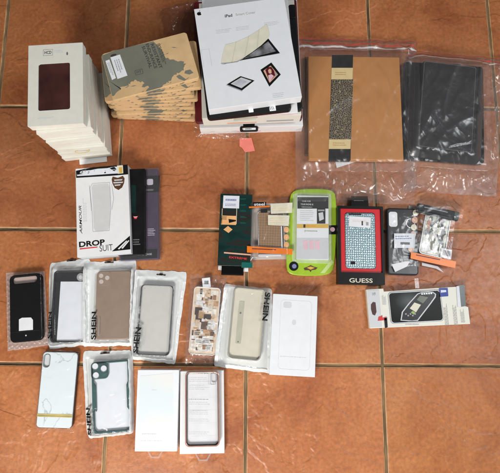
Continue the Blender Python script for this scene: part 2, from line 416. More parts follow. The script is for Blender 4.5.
# ------------------------------------------------------------------ the floor
def floor():
    g = M(); g.add([(-4, -4, -.0035), (5, -4, -.0035), (5, 4, -.0035), (-4, 4, -.0035)], [[0, 1, 2, 3]], GROUT)
    o = g.build('grout_bed'); o['kind'] = 'structure'
    m = M(); tint = []; gap = .0027
    for i in range(-9, 14):
        for j in range(-11, 11):
            c = 1+random.uniform(-.10, .08); cc = (c, c*random.uniform(.96, 1.03), c*random.uniform(.94, 1.04), 1)
            x0, x1, y0, y1 = i*T+gap, (i+1)*T-gap, j*T+gap, (j+1)*T-gap
            n = 14; per = []
            def jit(t, s): return .0007*noise.noise(Vector((t*40, s, i*3.1+j*7.7)))
            for k in range(n): per.append((x0+(x1-x0)*k/n, y0+jit(k/n, 1)))
            for k in range(n): per.append((x1+jit(k/n, 2), y0+(y1-y0)*k/n))
            for k in range(n): per.append((x1-(x1-x0)*k/n, y1+jit(k/n, 3)))
            for k in range(n): per.append((x0+jit(k/n, 4), y1-(y1-y0)*k/n))
            L0 = [(x, y, -.0045) for x, y in per]; L1 = [(x, y, -.0012) for x, y in inset(per, .0002)]
            L2 = [(x, y, -.0004) for x, y in inset(per, .0016)]; L3 = [(x, y, 0) for x, y in inset(per, .0030)]
            N = len(per); vs = L0+L1+L2+L3
            for a in range(3):
                pass
            f1 = [[a*N+k, a*N+(k+1) % N, (a+1)*N+(k+1) % N, (a+1)*N+k] for a in (0, 1) for k in range(N)]
            f2 = [[2*N+k, 2*N+(k+1) % N, 3*N+(k+1) % N, 3*N+k] for k in range(N)]
            o0 = len(m.v); m.add(vs, f1, EDGE); ti = m.mi(TILE)
            for f in f2+[[3*N+k for k in range(N)]]: m.f.append([o0+q for q in f]); m.m.append(ti); m.sm.append(False)
            tint += [cc]*len(vs)
    o = m.build('floor'); o['kind'] = 'structure'
    at = o.data.color_attributes.new('tint', 'FLOAT_COLOR', 'POINT')
    for k, c in enumerate(tint): at.data[k].color = c
floor()
random.seed(21)

def copy_tree(e, loc, rot):
    c = e.copy(); col.objects.link(c); c.location = loc; c.rotation_euler = rot
    for ch in e.children:
        d = ch.copy(); col.objects.link(d); d.parent = c
        for g in ch.children:
            k = g.copy(); col.objects.link(k); k.parent = d
    return c

# ------------------------------------------------------------------ 1. stack of eight white phone case boxes
GW = 'white phone case boxes stacked at the upper left'
N = 8; TH = .0188
th = Thing('phone_case_box', 'topmost white box of the tall upper left stack, dark brown case in its window', 'box',
           [(29, 45), (83, 43), (83, 122), (27, 128)], TH*N, TH*(N-1), GW)
w, h = th.w, th.h
win = [th.L(*p) for p in ((39, 63), (70.5, 63), (69.5, 110), (37.5, 110))]
cx = sum(p[0] for p in win)/4; cy = sum(p[1] for p in win)/4; ww = (win[1][0]-win[0][0]+win[2][0]-win[3][0])/2; wh = (win[0][1]-win[3][1]+win[1][1]-win[2][1])/2
m = M(); m.prism(rrect(0, 0, w-.004, h-.004, .001, 2), 0, .0012, GREY); m.prism(rrect(0, 0, w-.0006, h-.0006, .001, 2), .001, TH-.0032, W2)  # grey foot: shade of the gap between stacked boxes, painted in
m.curve([rrect(0, 0, w, h, .001, 2), rrect(cx, cy, ww, wh, .004)], TH-.0032, TH, W2)
m.box(-w/2-.0002, w/2+.0002, -h/2+.001, h/2-.001, TH*.42, TH*.44, LGREY)
m.build('box_body', th.e)
m = M(); m.prism(rrect(cx, cy, ww-.0004, wh-.0004, .004), TH-.0030, TH-.0012, WOODR, .0004); cs = m.build('phone_case', th.e)
m = M()
lx, ly, lw, lh = th.rect(43.2, 49.4, 52.8, 55.5)
for (a, b, c, d) in ((lx-lw/2, lx+lw/2, ly+lh/2-.0004, ly+lh/2), (lx-lw/2, lx+lw/2, ly-lh/2, ly-lh/2+.0004), (lx-lw/2, lx-lw/2+.0004, ly-lh/2, ly+lh/2), (lx+lw/2-.0004, lx+lw/2, ly-lh/2, ly+lh/2)):
    m.box(a, b, c, d, TH, TH+.0001, INK)
m.text('HCD', lx, ly, lw*.72, lh*.5, TH, INK, bold=.02)
m.cut('printed_dot'); m.prism(ell(*th.L(67.2, 53.5), .0017, .0034), TH, TH+.0001, MIDG)
m.cut('fine_print'); x, y = th.L(59, 51.5); m.lines(x, y, .018, .006, 3, TH, LGREY); m.cut('fine_print'); x, y = th.L(46, 118); m.lines(x, y, .03, .003, 2, TH, LGREY)
m.build('printed_lettering', th.e)
tops = [None, (90, 127.5, 38, 138), (93.5, 131.5, 40, 140.5), (97, 135.5, 46, 143.5), (101.5, 141.5, 50, 148), (104, 146, 53, 151.5), (107.5, 149.5, 58, 155.5), (109, 153, 61, 159)]
names = ['', 'second', 'third', 'fourth', 'fifth', 'sixth', 'seventh', 'bottom']
for k in range(1, N):
    zt = TH*(N-k); brx, bry, blx, bly = tops[k]
    a = P(brx, bry, zt); b = P(blx, bly, zt); d = (a-b); ang = math.atan2(d.y, d.x)*.7+random.uniform(-.028, .028)
    c = Vector((math.cos(ang), math.sin(ang), 0)); n = Vector((-c.y, c.x, 0))
    ctr = a-c*(w/2-(.0018 if k % 2 else -.0014))+n*(h/2+random.uniform(-.003, .003))
    t2 = copy_tree(th.e, (ctr.x, ctr.y, zt-TH), (0, 0, ang))
    t2['label'] = (names[k]+' white phone case box counted from the top of the tall upper left stack') if k < 7 else 'lowest white box of the tall upper left stack, with a paper tab sticking out'
    if k == 7:
        m = M(); m.box(-w/2+.03, w/2-.012, -h/2-.011, -h/2, .001, .0016, W); m.build('paper_tab', t2)
    if k == 5:
        m = M(); m.curve([ell(.0, -h/2-.002, .015, .004), ell(.0, -h/2-.002, .0135, .003)], .006, .007, GOLD); m.build('gold_loop', t2)
    OB.append((ctr.x, ctr.y, c.x, c.y, w/2, h/2, zt))

# ------------------------------------------------------------------ 2. kraft packs
GK = 'kraft phone case packs stacked beside the white boxes'
N = 10; TH = .0122
th = Thing('phone_case_pack', 'topmost kraft card pack with grey ink splash and two small white barcode stickers', 'pack',
           [(101.5, 54), (185, 32), (201, 78), (112, 100)], TH*N, TH*(N-1), GK)
w, h = th.w, th.h
m = M(); m.prism(rrect(0, 0, w-.003, h-.003, .006, 4), 0, TH*.25, MIDG); m.prism(rrect(0, 0, w, h, .0045, 4), TH*.22, TH-.0012, KRAFT, .0006); m.prism(rrect(.0004, .0003, w-.0012, h-.001, .006, 4), TH-.0012, TH, KRAFT, .0003)  # darker inset foot has the shadow gap between packs put into its colour
m.build('card_pack', th.e)
def cp(x, y): return (90+x/3.942, 20+y/3.942)
out = [(46, 140), (100, 120), (175, 101), (250, 84), (265, 100), (285, 118), (300, 150), (335, 158), (360, 162), (376, 172), (372, 190), (350, 208), (330, 216), (318, 236), (298, 250), (285, 268), (290, 292), (215, 308), (222, 285), (232, 262), (205, 262), (215, 244), (190, 245), (180, 236), (160, 246), (150, 256), (120, 262), (118, 278), (90, 300), (75, 285), (62, 240)]
pts = []
for i, p in enumerate(out):
    q = out[(i+1) % len(out)]
    for k in range(4):
        f = k/4; jx, jy = (random.uniform(-4, 4), random.uniform(-4, 4)) if 3 < i else (0, 0)
        pts.append(cp(p[0]*(1-f)+q[0]*f+jx, p[1]*(1-f)+q[1]*f+jy))
m = M()
pl = [(max(-w/2+.001, min(w/2-.001, x)), max(-h/2+.0006, min(h/2-.0006, y))) for x, y in th.poly(pts)]
m.prism(pl, TH, TH+.00012, SPLASH)
for a in ([(375, 200), (395, 195), (408, 208), (392, 215), (372, 210)], [(340, 222), (352, 215), (380, 235), (372, 240), (350, 232)]):
    m.prism(th.poly([cp(*p) for p in a]), TH, TH+.00012, SPLASH)
for k in range(13):       # loose ink strokes round the splash
    x, y = random.choice([(random.uniform(120, 215), random.uniform(255, 305)), (random.uniform(300, 410), random.uniform(225, 262)), (random.uniform(270, 340), random.uniform(95, 150))])
    a = random.uniform(-.9, .4); l = random.uniform(5, 14); q = 1.6
    m.prism(th.poly([cp(x-l*math.cos(a), y-l*math.sin(a)), cp(x, y-q), cp(x+l*math.cos(a), y+l*math.sin(a)), cp(x, y+q)]), TH, TH+.00013, SPLASH if k % 3 else MIDG)
# printed edge
yb = -h/2-.0001
for k in range(6):
    m.box(-w*random.uniform(.08, .16), w*random.uniform(.03, .11), yb-.00002*k, yb+.0004, .0034+k*.0012, .0046+k*.0012, SPLASH)
for k in range(9):
    x = random.uniform(-w*.47, w*.45); z_ = random.uniform(.002, .007); m.box(x, x+random.uniform(.002, .006), yb, yb+.0004, z_, z_+random.uniform(.001, .003), SPLASH if k % 3 else MIDG)
for k in range(4):
    y = random.uniform(-h*.4, h*.4); m.box(w/2-.0003, w/2+.0001, y, y+random.uniform(.002, .008), .003, .009, MIDG)
m.build('ink_splash', th.e)
m = M(); ang = math.atan2(*(Vector(th.L(160, 80))-Vector(th.L(146, 42))).yx)
for k, (u, v, n_) in enumerate(((147, 57, 'SURVIVAL'), (151.5, 56, 'ENDURANCE'), (156.5, 56, 'RESISTANT'))):
    x, y = th.L(u, v); m.text(n_, x, y, .054 if k else .048, .0062, TH+.0001, INK, rot=ang, bold=.01)
x, y = th.L(162, 55); m.lines(x, y, .05, .008, 4, TH+.0001, INK, rot=ang)
m.cut('printed_badge'); x, y = th.L(139, 72); m.curve([rrect(x, y, .015, .010, .001), rrect(x, y, .0138, .0088, .001)], TH+.0001, TH+.0002, INK); m.text('FIT', x, y, .009, .005, TH+.0001, INK)
m.build('printed_lettering', th.e)
tmpl_children = None
# variation: stickers only on the top pack
packs = []
bot = (197.5, 120.5, 121.5, 122.5)
for k in range(1, N):
    zt = TH*(N-k); f = k/(N-1)
    brx = 194.5 + (4 if k == 1 else 0) + 3.6*math.sin(k*2.1); bry = 83+(120-83)*f
    a = P(brx, bry, zt); ang = R(10)*(1-f)+R(-.5)+random.uniform(-.035, .035)
    c = Vector((math.cos(ang), math.sin(ang), 0)); n = Vector((-c.y, c.x, 0))
    ctr = a-c*(w/2)+n*(h/2)
    t2 = copy_tree(th.e, (ctr.x, ctr.y, zt-TH), (0, 0, ang))
    t2['label'] = ['second', 'third', 'fourth', 'fifth', 'sixth', 'seventh', 'eighth', 'ninth'][k-1]+' kraft card pack from the top of the splash printed stack' if k < N-1 else 'lowest kraft card pack of the splash printed stack, lying on the tiles'
    OB.append((ctr.x, ctr.y, c.x, c.y, w/2, h/2, zt))
for q in ([(105.5, 61), (109.5, 59.5), (116, 78), (112, 80)], [(110.5, 57.5), (120, 54.5), (127.5, 75.5), (117.5, 79)]):
    m = M(); pl = th.poly(q); m.prism(pl, TH+.0002, TH+.0005, WG)
    a2 = math.atan2(pl[3][1]-pl[0][1], pl[3][0]-pl[0][0]); X = sum(p[0] for p in pl)/4; Y = sum(p[1] for p in pl)/4
    m.lines(X, Y, .03, .005 if q[0][0] < 110 else .012, 3, TH+.0005, GREY, rot=a2)
    m.build('barcode_sticker', th.e)
m = M(); m.prism(ell(*th.L(113.5, 55.3), .006, .0026), TH+.0001, TH+.0002, HOLE); m.build('hang_hole', th.e)

# ------------------------------------------------------------------ 3. tablet cover stack
b = Thing('tablet_cover_box', 'long white box at the bottom of the tablet cover stack, on the tiles', 'box', [(196, 0), (297, -2), (303, 127), (202, 127)], .03)
m = b.carton(W); m.box(-b.w/2-.0002, b.w/2+.0002, -b.h/2-.0002, b.h/2, .014, .0146, LGREY); m.build('box_body', b.e)
m = M(); m.box(-b.w/2-.0004, -b.w/2, -b.h/2+.01, b.h/2-.02, .004, .026, REDP); m.box(-.03, .02, -b.h/2-.0004, -b.h/2, .006, .012, PINKP); m.build('side_print', b.e)
b = Thing('tablet_folio', 'dark red tablet folio with a black hook, low in the tablet cover stack', 'tablet case', [(190, 1), (298, 0), (301, 120), (199, 121)], .042, .0305)
m = M(); m.prism(rrect(0, 0, b.w, b.h, .005), 0, .005, DRED, .001); m.prism(rrect(.001, 0, b.w-.004, b.h-.003, .004), .005, .0075, BLK); m.prism(rrect(0, 0, b.w, b.h, .005), .0075, .0115, DRED, .001)
m.prism(rrect(b.w*.23, -b.h/2+.004, b.w*.5, .0086, .001), .0118, .0122, BLK); m.build('folio_cover', b.e)
hx, hy = b.L(249, 129, .03)
m = M(); m.curve([rrect(hx, hy, .038, .012, .004), rrect(hx, hy+.001, .028, .004, .0015)], -.002, .001, BLK, .0006)
m.box(hx-.012, hx+.012, hy+.004, -b.h/2+.002, -.0015, .0005, BLK); m.build('hanging_hook', b.e)
m = M(); m.prism(rrect(hx+.001, hy-.0005, .026, .0045, .001), .0011, .0016, WG); m.lines(hx+.001, hy-.0005, .018, .0024, 1, .0016, INK, fill=.8); m.build('hook_label', b.e)
b = Thing('tablet_cover_box', 'plain white box in the middle of the tablet cover stack', 'box', [(197, 3), (295, 0), (300.5, 115), (204, 118)], .077, .0425)
m = b.carton(W2); m.box(-b.w/2-.0002, b.w/2+.0002, -b.h/2-.0002, b.h/2, .016, .0166, LGREY)
m.cut('side_print'); m.box(.03, .085, -b.h/2-.0003, -b.h/2, .008, .013, GREY); m.cut('side_print'); m.box(-.05, .01, -b.h/2-.0003, -b.h/2, .004, .009, SKINP); m.build('box_body', b.e)
m = M(); x, y = b.L(245, 120, .06); m.prism(rrect(x, y, .045, .02, .001), .0348, .0354, CREAM); m.build('hang_tab', b.e)
b = Thing('tablet_case', 'slim black tablet case showing along the right edge of the tablet cover stack', 'tablet case', [(201, 11), (296.5, 7), (302, 111), (209, 112)], .088, .0775)
m = M(); m.prism(rrect(0, 0, b.w, b.h, .006), 0, .0105, CHAR, .002); m.prism(rrect(b.w/2-.008, b.h/2-.01, .014, .03, .004), .0105, .0125, BLK, .0006); m.build('case_shell', b.e)
b = Thing('tablet_case_sleeve', 'thin white card sleeve under the black tablet pack in the tall stack', 'sleeve', [(201, -3), (288, -8), (297, 112), (209, 118)], .0965, .0885)
m = b.carton(W); m.box(-b.w/2, b.w/2, -b.h/2-.0003, -b.h/2, .002, .004, PINKP); m.build('sleeve_body', b.e)
b = Thing('tablet_case_pack', 'black round cornered pack with white stickers just below the top white tablet box', 'pack', [(194, 14), (277, 5), (292, 111), (209, 117.5)], .1075, .097)
m = M(); m.prism(rrect(0, 0, b.w, b.h, .007), 0, .0105, BLK2, .0022); m.build('pack_body', b.e)
x, y = b.L(251, 111, .105); m = M(); m.prism(rrect(x, y, .009, .008, .0004), .0107, .011, WG)
m.cut('white_sticker'); x, y = b.L(272.5, 108.8, .105); m.prism(rrect(x, y, .012, .011, .0004), .0107, .011, WG)
for k in range(3): m.prism([(x-.004+.003*k, y-.003), (x-.003+.003*k, y-.003), (x-.005+.003*k, y+.004), (x-.006+.003*k, y+.004)], .011, .0111, INK)
m.build('white_sticker', b.e)
b = Thing('tablet_cover_box', 'large white box lettered iPad Smart Cover on top of the tablet cover stack', 'box', [(193, 9), (284.5, -3), (301.5, 97), (209.5, 109.5)], .13, .108)
t = b.t
m = b.carton(WG, bev=.0005, r=.0006); m.build('box_body', b.e)
def z3(x, y): return (185+x/3.152, y/3.152)
def pp(m, pts, z, mat, dz=.00015): m.prism(b.poly([z3(*p) for p in pts]), t+z, t+z+dz, mat)
SCREEN = pbr('tablet_screen_print', (.20, .20, .215), .3, var=.9, scale=45)
SCREEN2 = pbr('pale_screen_print', (.56, .57, .62), .3, var=.25, scale=60)
CRM2 = pbr('cream_print_fold', (.66, .62, .48), .6, var=.05)
m = M()
pp(m, [(116, 204), (168, 189), (262, 121), (299, 167), (240, 180), (180, 190)], .0001, BLK2)
pp(m, [(185, 185), (262, 131), (286, 162), (240, 174)], .00025, SCREEN); pp(m, [(178, 190), (299, 168), (299, 170), (178, 192)], .0003, LGREY)
m.prism(ell(*b.L(*z3(276, 152)), .0012), t+.0004, t+.0005, GREY)
pp(m, [(114, 199), (119, 170), (128, 141), (160, 133), (200, 115), (235, 93), (257, 76), (264, 95), (267, 112), (262, 122), (240, 143), (212, 164), (185, 182), (165, 193), (140, 197)], .0004, CREAM)
for f0 in ([(160, 133), (163, 132), (150, 196), (147, 197)], [(200, 115), (203, 113.5), (190, 180), (187, 181)], [(232, 95), (235, 93), (229, 151), (226, 153)]): pp(m, f0, .0006, CRM2)
pp(m, [(114, 199), (140, 197), (165, 193), (185, 182), (185, 184), (166, 196), (140, 200), (115, 202)], .0006, GREY)
m.cut('small_tablet_picture'); pp(m, [(132, 266), (175, 240), (219, 254), (180, 285)], .0001, BLK2); pp(m, [(144, 264), (177, 244), (210, 255), (178, 278)], .00025, LGREY); pp(m, [(150, 264), (172, 250), (196, 258), (176, 272)], .0004, SCREEN2); pp(m, [(132, 267), (180, 286), (180, 288.5), (130, 269)], .0004, GREY)
m.cut('small_tablet_picture'); pp(m, [(238, 220), (272, 197), (302, 235), (266, 273)], .0001, BLK2); pp(m, [(247, 223), (270, 207), (293, 235), (267, 261)], .00025, SKINP)
pp(m, [(253, 221), (262, 212), (272, 211), (281, 224), (284, 238), (272, 252), (264, 254), (260, 240)], .0004, DRED); pp(m, [(262, 221), (267, 217), (272, 221), (273, 230), (268, 233), (263, 229)], .00055, SKINP); pp(m, [(262, 238), (272, 234), (280, 240), (270, 254), (265, 256)], .00055, PINKP); pp(m, [(284, 226), (291, 235), (284, 243)], .00055, GREY)
m.build('printed_picture', b.e)
m = M()
tr = math.atan2(*(Vector(b.L(302, 97))-Vector(b.L(210, 109.5))).yx)
# fruit emblem
ax, ay = b.L(*z3(45, 43)); r = .0042
ap = []
for k in range(40):
    a = 2*math.pi*k/40; q = r*(1-.13*abs(math.cos(a))**8*0+.06*math.cos(2*a)); px, py = q*math.cos(a), q*math.sin(a)*.98
    if abs(a-math.pi/2) < .35: py -= r*.16*(1-abs(a-math.pi/2)/.35)
    if abs(a-3*math.pi/2) < .3: py += r*.12*(1-abs(a-3*math.pi/2)/.3)
    d = math.hypot(px-r*1.2, py-r*.1)
    if d < r*.55: f = r*.55/d; px = r*1.2+(px-r*1.2)*f; py = r*.1+(py-r*.1)*f
    ap.append((ax+px, ay+py))
m.prism(ap, t, t+.0001, BLK2); m.prism([(ax, ay+r*1.05), (ax+r*.1, ay+r*1.4), (ax+r*.55, ay+r*1.6), (ax+r*.45, ay+r*1.2)], t, t+.0001, BLK2)
m.cut('printed_title'); x, y = b.L(228.5, 15.6); m.text('iPad', x, y, .0145, .0062, t, INK, rot=tr, bold=.02)
x, y = b.L(245.5, 13.4); m.text('Smart Cover', x, y, .038, .0052, t, GREY, rot=tr)
for u, v in ((224, 31), (244, 28), (272, 23.5)):
    m.cut('fine_print'); x, y = b.L(u, v); m.lines(x, y, .03, .009, 3, t, LGREY, rot=tr)
m.cut('fine_print'); x, y = b.L(279, 95); m.lines(x, y, .024, .01, 3, t, LGREY, rot=tr)
m.cut('corner_flap')
for q in (((201, 50), (209, 49)), ((209, 49), (212, 66)), ((201, 50), (204, 67))):
    p0, p1 = Vector(b.L(*q[0])), Vector(b.L(*q[1])); d = (p1-p0).normalized()*.0003; n = Vector((-d.y, d.x)); m.prism([tuple(p0-n), tuple(p1-n), tuple(p1+n), tuple(p0+n)], t, t+.0001, LGREY)
m.build('printed_lettering', b.e)
# pink note
b = Thing('sticky_note', 'small salmon pink paper tag on the tiles below the tablet cover stack', 'note', [(240, 138.5), (252, 138), (255, 150.5), (245, 152)], .003, 0)
m = M(); m.prism(b.poly([(239.5, 138), (251.5, 137.5), (255, 150.5), (245, 152), (242, 147.5), (239.5, 146)]), .0008, .0014, PINK); m.build('tag_paper', b.e)

# ------------------------------------------------------------------ 4. brown folder and zip bag
OBF = []
b = Thing('document_folder', 'dark brown folder peeking out left of the tan one in the clear bag', 'folder', [(305, 57), (398, 57), (400, 155), (304, 156)], .009, .0005)
m = M(); m.prism(rrect(0, 0, b.w, b.h, .003), 0, .008, DKBR, .001); m.build('cover', b.e)
b = Thing('paper_card', 'white card sticking out below the tan folder inside the clear bag', 'card', [(334, 150), (356, 150), (352, 161.5), (336, 167)], .006, .003)
m = M(); m.prism(b.poly([(333, 148), (358, 148), (357, 161), (337, 167.5)], .006), 0, .0006, WG); m.build('card_sheet', b.e)
b = Thing('leather_folder', 'tan leather folder with a black and gold paper band, inside the clear zip bag', 'folder', [(309.5, 56), (400, 57), (403, 159), (308, 160.5)], .022, .0095)
m = M(); m.prism(rrect(0, 0, b.w, b.h, .002), 0, .005, BROWNF, .0012); m.prism(rrect(.0008, 0, b.w-.004, b.h-.004, .002), .005, .0075, DKBR); m.prism(rrect(0, 0, b.w, b.h, .002), .0075, .0125, BROWNF, .0012)
m.build('leather_cover', b.e)
tz = .0125
def bq(u0, v0, u1, v1, u2, v2, u3, v3): return b.poly([(u0, v0), (u1, v1), (u2, v2), (u3, v3)])
m = M(); m.prism(bq(332, 55, 353, 55, 350.5, 160.5, 328.5, 160.5), tz+.0001, tz+.0005, BLK2)
a0 = b.L(330, 160.5); a1 = b.L(350, 160.5); m.box(a0[0]-.002, a1[0]+.001, -b.h/2-.0008, -b.h/2-.0002, 0, tz, BLK2)
sl = m.build('paper_band', b.e)
m = M(); m.prism(bq(332, 79.5, 353, 79.5, 351, 139.5, 329, 139.5), tz+.0005, tz+.0008, SWIRL); m.build('scroll_print', sl)
for v0, v1, a, c in ((68, 79.5, 331.6, 352.8), (139.5, 149, 329, 350.8)):
    m = M(); m.prism(bq(a, v0, c, v0, c-.4, v1, a-.4, v1), tz+.0005, tz+.0009, GOLDL); x, y = b.L((a+c)/2, (v0+v1)/2); m.lines(x, y, .03, .009, 2, tz+.0009, BROWNF, fill=.3); m.build('gold_label', sl)

# ------------------------------------------------------------------ 5. black tablet cases
b = Thing('tablet_folio', 'dark navy folio showing below the stacked black tablet cases on the right', 'tablet case', [(405, 62), (462, 64), (463, 161), (404.5, 160)], .006, .0005)
m = M(); m.prism(rrect(0, 0, b.w, b.h, .003), 0, .0055, NAVY, .001); m.build('cover', b.e)
b = Thing('tablet_case', 'large matt black tablet case with rounded corners, under the smaller one on the right', 'tablet case', [(403, 61), (484.5, 67), (483.5, 164), (404.5, 158)], .016, .0065)
m = M(); m.prism(rrect(0, 0, b.w, b.h, .007), 0, .0095, MATBLK, .0015); m.build('case_shell', b.e)
m = M(); m.box(-b.w/2+.021, -b.w/2+.0225, -b.h/2+.002, b.h/2-.002, .0095, .0098, CHAR); m.build('spine_crease', b.e)
b = Thing('tablet_case', 'smaller charcoal tablet case wrapped in crinkled film, on top of the large black one', 'tablet case', [(424, 61), (477, 66), (472.5, 154), (416.5, 146)], .028, .0165)
m = M(); m.prism(rrect(0, 0, b.w, b.h, .005), 0, .0115, CHAR, .0025); m.build('case_shell', b.e)
m = M(); m.curve([rrect(0, 0, b.w-.004, b.h-.004, .004), rrect(0, 0, b.w-.0052, b.h-.0052, .004)], .0114, .0119, MIDG); m.build('stitching', b.e)
sm = b
CRINK = film_mat('crinkled_sleeve_film', .006, rough=.17, gloss=1.2, base=.035, bstr=.3)
grid(sm, qq(sm, [(421, 58), (479, 63), (474, 157), (413, 149)], .028), 70, 100,
     lambda X, Y, u, v: .0286+wr(X, Y, 3.3, 22, .0018, 1, 1.5)*(.35+1.2*max(0, v-.35))-.004*max(0, abs(u-.5)*2-.9)*10*.5, CRINK, 'inner_film')

# ------------------------------------------------------------------ 6. boxes left of centre
b = Thing('phone_case_box', 'slim purple phone case box with a black header, right of the black one', 'box', [(118, 170), (159, 168.5), (157, 259), (121, 261)], .013)
m = b.carton(PURP, r=.001, h=b.h-.002); m.build('inner_card', b.e)
m = M()
for z, q in ((.0002, [(146.5, 176), (159.5, 175.5), (159, 192), (146.5, 192.5)]), (.0001, [(121, 250), (157.5, 249), (157, 258), (121, 260)])):
    m.prism(b.poly(q), b.t+z, b.t+z+.0003, BLK2); m.cut('printed_panel')
x, y = b.L(151, 182); m.prism(rrect(x-.002, y, .013, .013, .003), b.t+.0005, b.t+.0007, LGREY); m.lines(x-.002, y-.017, .02, .004, 2, b.t+.0005, GREY)
m.cut('printed_lettering'); x, y = b.L(143, 254.5); m.text('PHONE CASE', x, y, .036, .0036, b.t+.0005, WG)
m.cut('fine_print'); x, y = b.L(151.5, 232); m.lines(x, y, .016, .016, 5, b.t, LGREY)
m.build('printed_panel', b.e)
m = M(); m.prism(rrect(.001, 0, b.w+.004, b.h+.002, .001), .0002, b.t+.0012, PHOLO); m.build('clear_cover', b.e)
b = Thing('phone_case_box', 'black phone case box with a small red emblem, between the white and the purple one', 'box', [(118, 169), (145.5, 169), (144, 254), (118, 256)], .024, .0145)
m = b.carton(BLK2); m.build('box_body', b.e)
m = M(); x, y = b.L(135.5, 217.5); m.prism([(x-.005, y+.003), (x, y+.0015), (x+.005, y+.003), (x+.002, y-.003), (x-.002, y-.003)], b.t, b.t+.0002, REDP); m.prism([(x-.004, y+.002), (x+.004, y+.002), (x+.002, y), (x-.002, y)], b.t+.0002, b.t+.0003, PINKP)
m.cut('green_panel'); m.prism(b.poly([(131, 185), (136, 185), (136, 213), (131, 213)]), b.t, b.t+.0002, GDARK); m.cut('fine_print'); x, y = b.L(137, 242); m.lines(x, y, .016, .014, 3, b.t, MIDG); m.build('printed_emblem', b.e)
b = Thing('phone_case_box', 'white phone case box lettered DROP SUIT with a grey handset drawing', 'box', [(75.5, 169.5), (128, 164), (131, 254), (77, 257)], .036, .0003)
t = b.t
m = b.carton(W, side=LGREY); m.box(-b.w/2-.0002, b.w/2+.0002, -b.h/2-.0003, -b.h/2+.001, .004, .012, GREY); m.build('box_body', b.e)
def z6(x, y): return (60+x/3.945, 150+y/3.945)
m = M()
def p6(pts, z, mat): m.prism(b.poly([z6(*p) for p in pts]), t+z, t+z+.00015, mat)
p6([(63, 82), (130, 68), (205, 62), (267, 57), (269, 96), (200, 102), (130, 106), (64, 110)], .0001, BLK2)
p6([(66, 88), (90, 82), (120, 80), (150, 74), (185, 72), (215, 66), (232, 66), (238, 92), (200, 94), (160, 97), (120, 100), (68, 103)], .0003, PALEBL)
p6([(225, 62), (248, 60), (250, 92), (228, 94)], .0004, CREAM); p6([(232, 70), (244, 68), (246, 90), (236, 92)], .0006, YEL)
for k in range(18):
    x, y = random.uniform(72, 218), random.uniform(78, 98)-3; y -= (x-70)*.06; q_ = random.uniform(2, 7)
    p6([(x, y), (x+q_, y-q_*.4), (x+q_*1.3, y+q_*.3), (x+q_*.3, y+q_*.6)], .0005, random.choice((MIDG, LGREY, NAVYP, INK, GREY)))
p6([(66, 88), (82, 84), (78, 92), (92, 94), (68, 98)], .0006, BLK2); p6([(196, 72), (214, 67), (222, 74), (205, 78)], .0006, BLK2)
m.cut('corner_print'); p6([(276, 338), (278, 392), (205, 400)], .0001, BLK2)
for o_ in (0, 14): p6([(228+o_, 390-o_*.2), (262+o_*.6, 357-o_*.1), (265+o_*.6, 360-o_*.1), (234+o_, 392-o_*.2)], .0003, W)
m.build('printed_panel', b.e)
m = M()
p6([(208, 105), (228, 110), (248, 102), (255, 112), (253, 130), (245, 148), (231, 158), (216, 150), (207, 132), (204, 115)], .0001, DKBR)
for (a, c, d) in ((213, 247, 117), (210, 250, 127), (215, 240, 137)): p6([(a, d), (c, d-2), (c-3, d+3), (a+2, d+5)], .0003, LGREY)
m.build('shield_emblem', b.e)
m = M()
for (p0, p1) in (((128, 132), (118, 150)), ((118, 150), (126, 230)), ((126, 230), (130, 322)), ((130, 322), (194, 318)), ((194, 318), (201, 225)), ((201, 225), (196, 128)), ((196, 128), (128, 132)), ((116, 140), (124, 240)), ((204, 135), (212, 190)), ((212, 190), (205, 235))):
    A, B = Vector(b.L(*z6(*p0))), Vector(b.L(*z6(*p1))); d = (B-A).normalized()*.00035; n = Vector((-d.y, d.x)); m.prism([tuple(A-n), tuple(B-n), tuple(B+n), tuple(A+n)], t+.0001, t+.0002, GREY)
pl = [z6(*p) for p in ((130, 136), (190, 132), (197, 150), (199, 220), (196, 300), (190, 316), (140, 321), (133, 308), (130, 220), (124, 150))]
m.prism(b.poly(pl), t+.00002, t+.0001, pbr('faint_grey_print', (.62, .62, .61), .5, var=.03)); m.build('handset_drawing', b.e)
m = M()
x, y = b.L(*z6(126, 368)); m.text('DROP', x, y, .051, .0115, t, BLK2, rot=R(1.5), bold=.035)
x, y = b.L(*z6(182, 386)); m.text('SUIT', x, y, .026, .0125, t, INK, rot=R(1.5), bold=.0)
p6([(78, 388), (148, 381), (148, 385), (78, 393)], .0001, REDP)
m.cut('side_lettering'); x, y = b.L(*z6(81, 275)); m.text('ARMOUR', x, y, .058, .0052, t, INK, rot=R(91), shear=.3, bold=.01)
x, y = b.L(*z6(98, 235)); m.lines(x, y, .05, .008, 3, t, LGREY, rot=R(91))
m.build('printed_lettering', b.e)

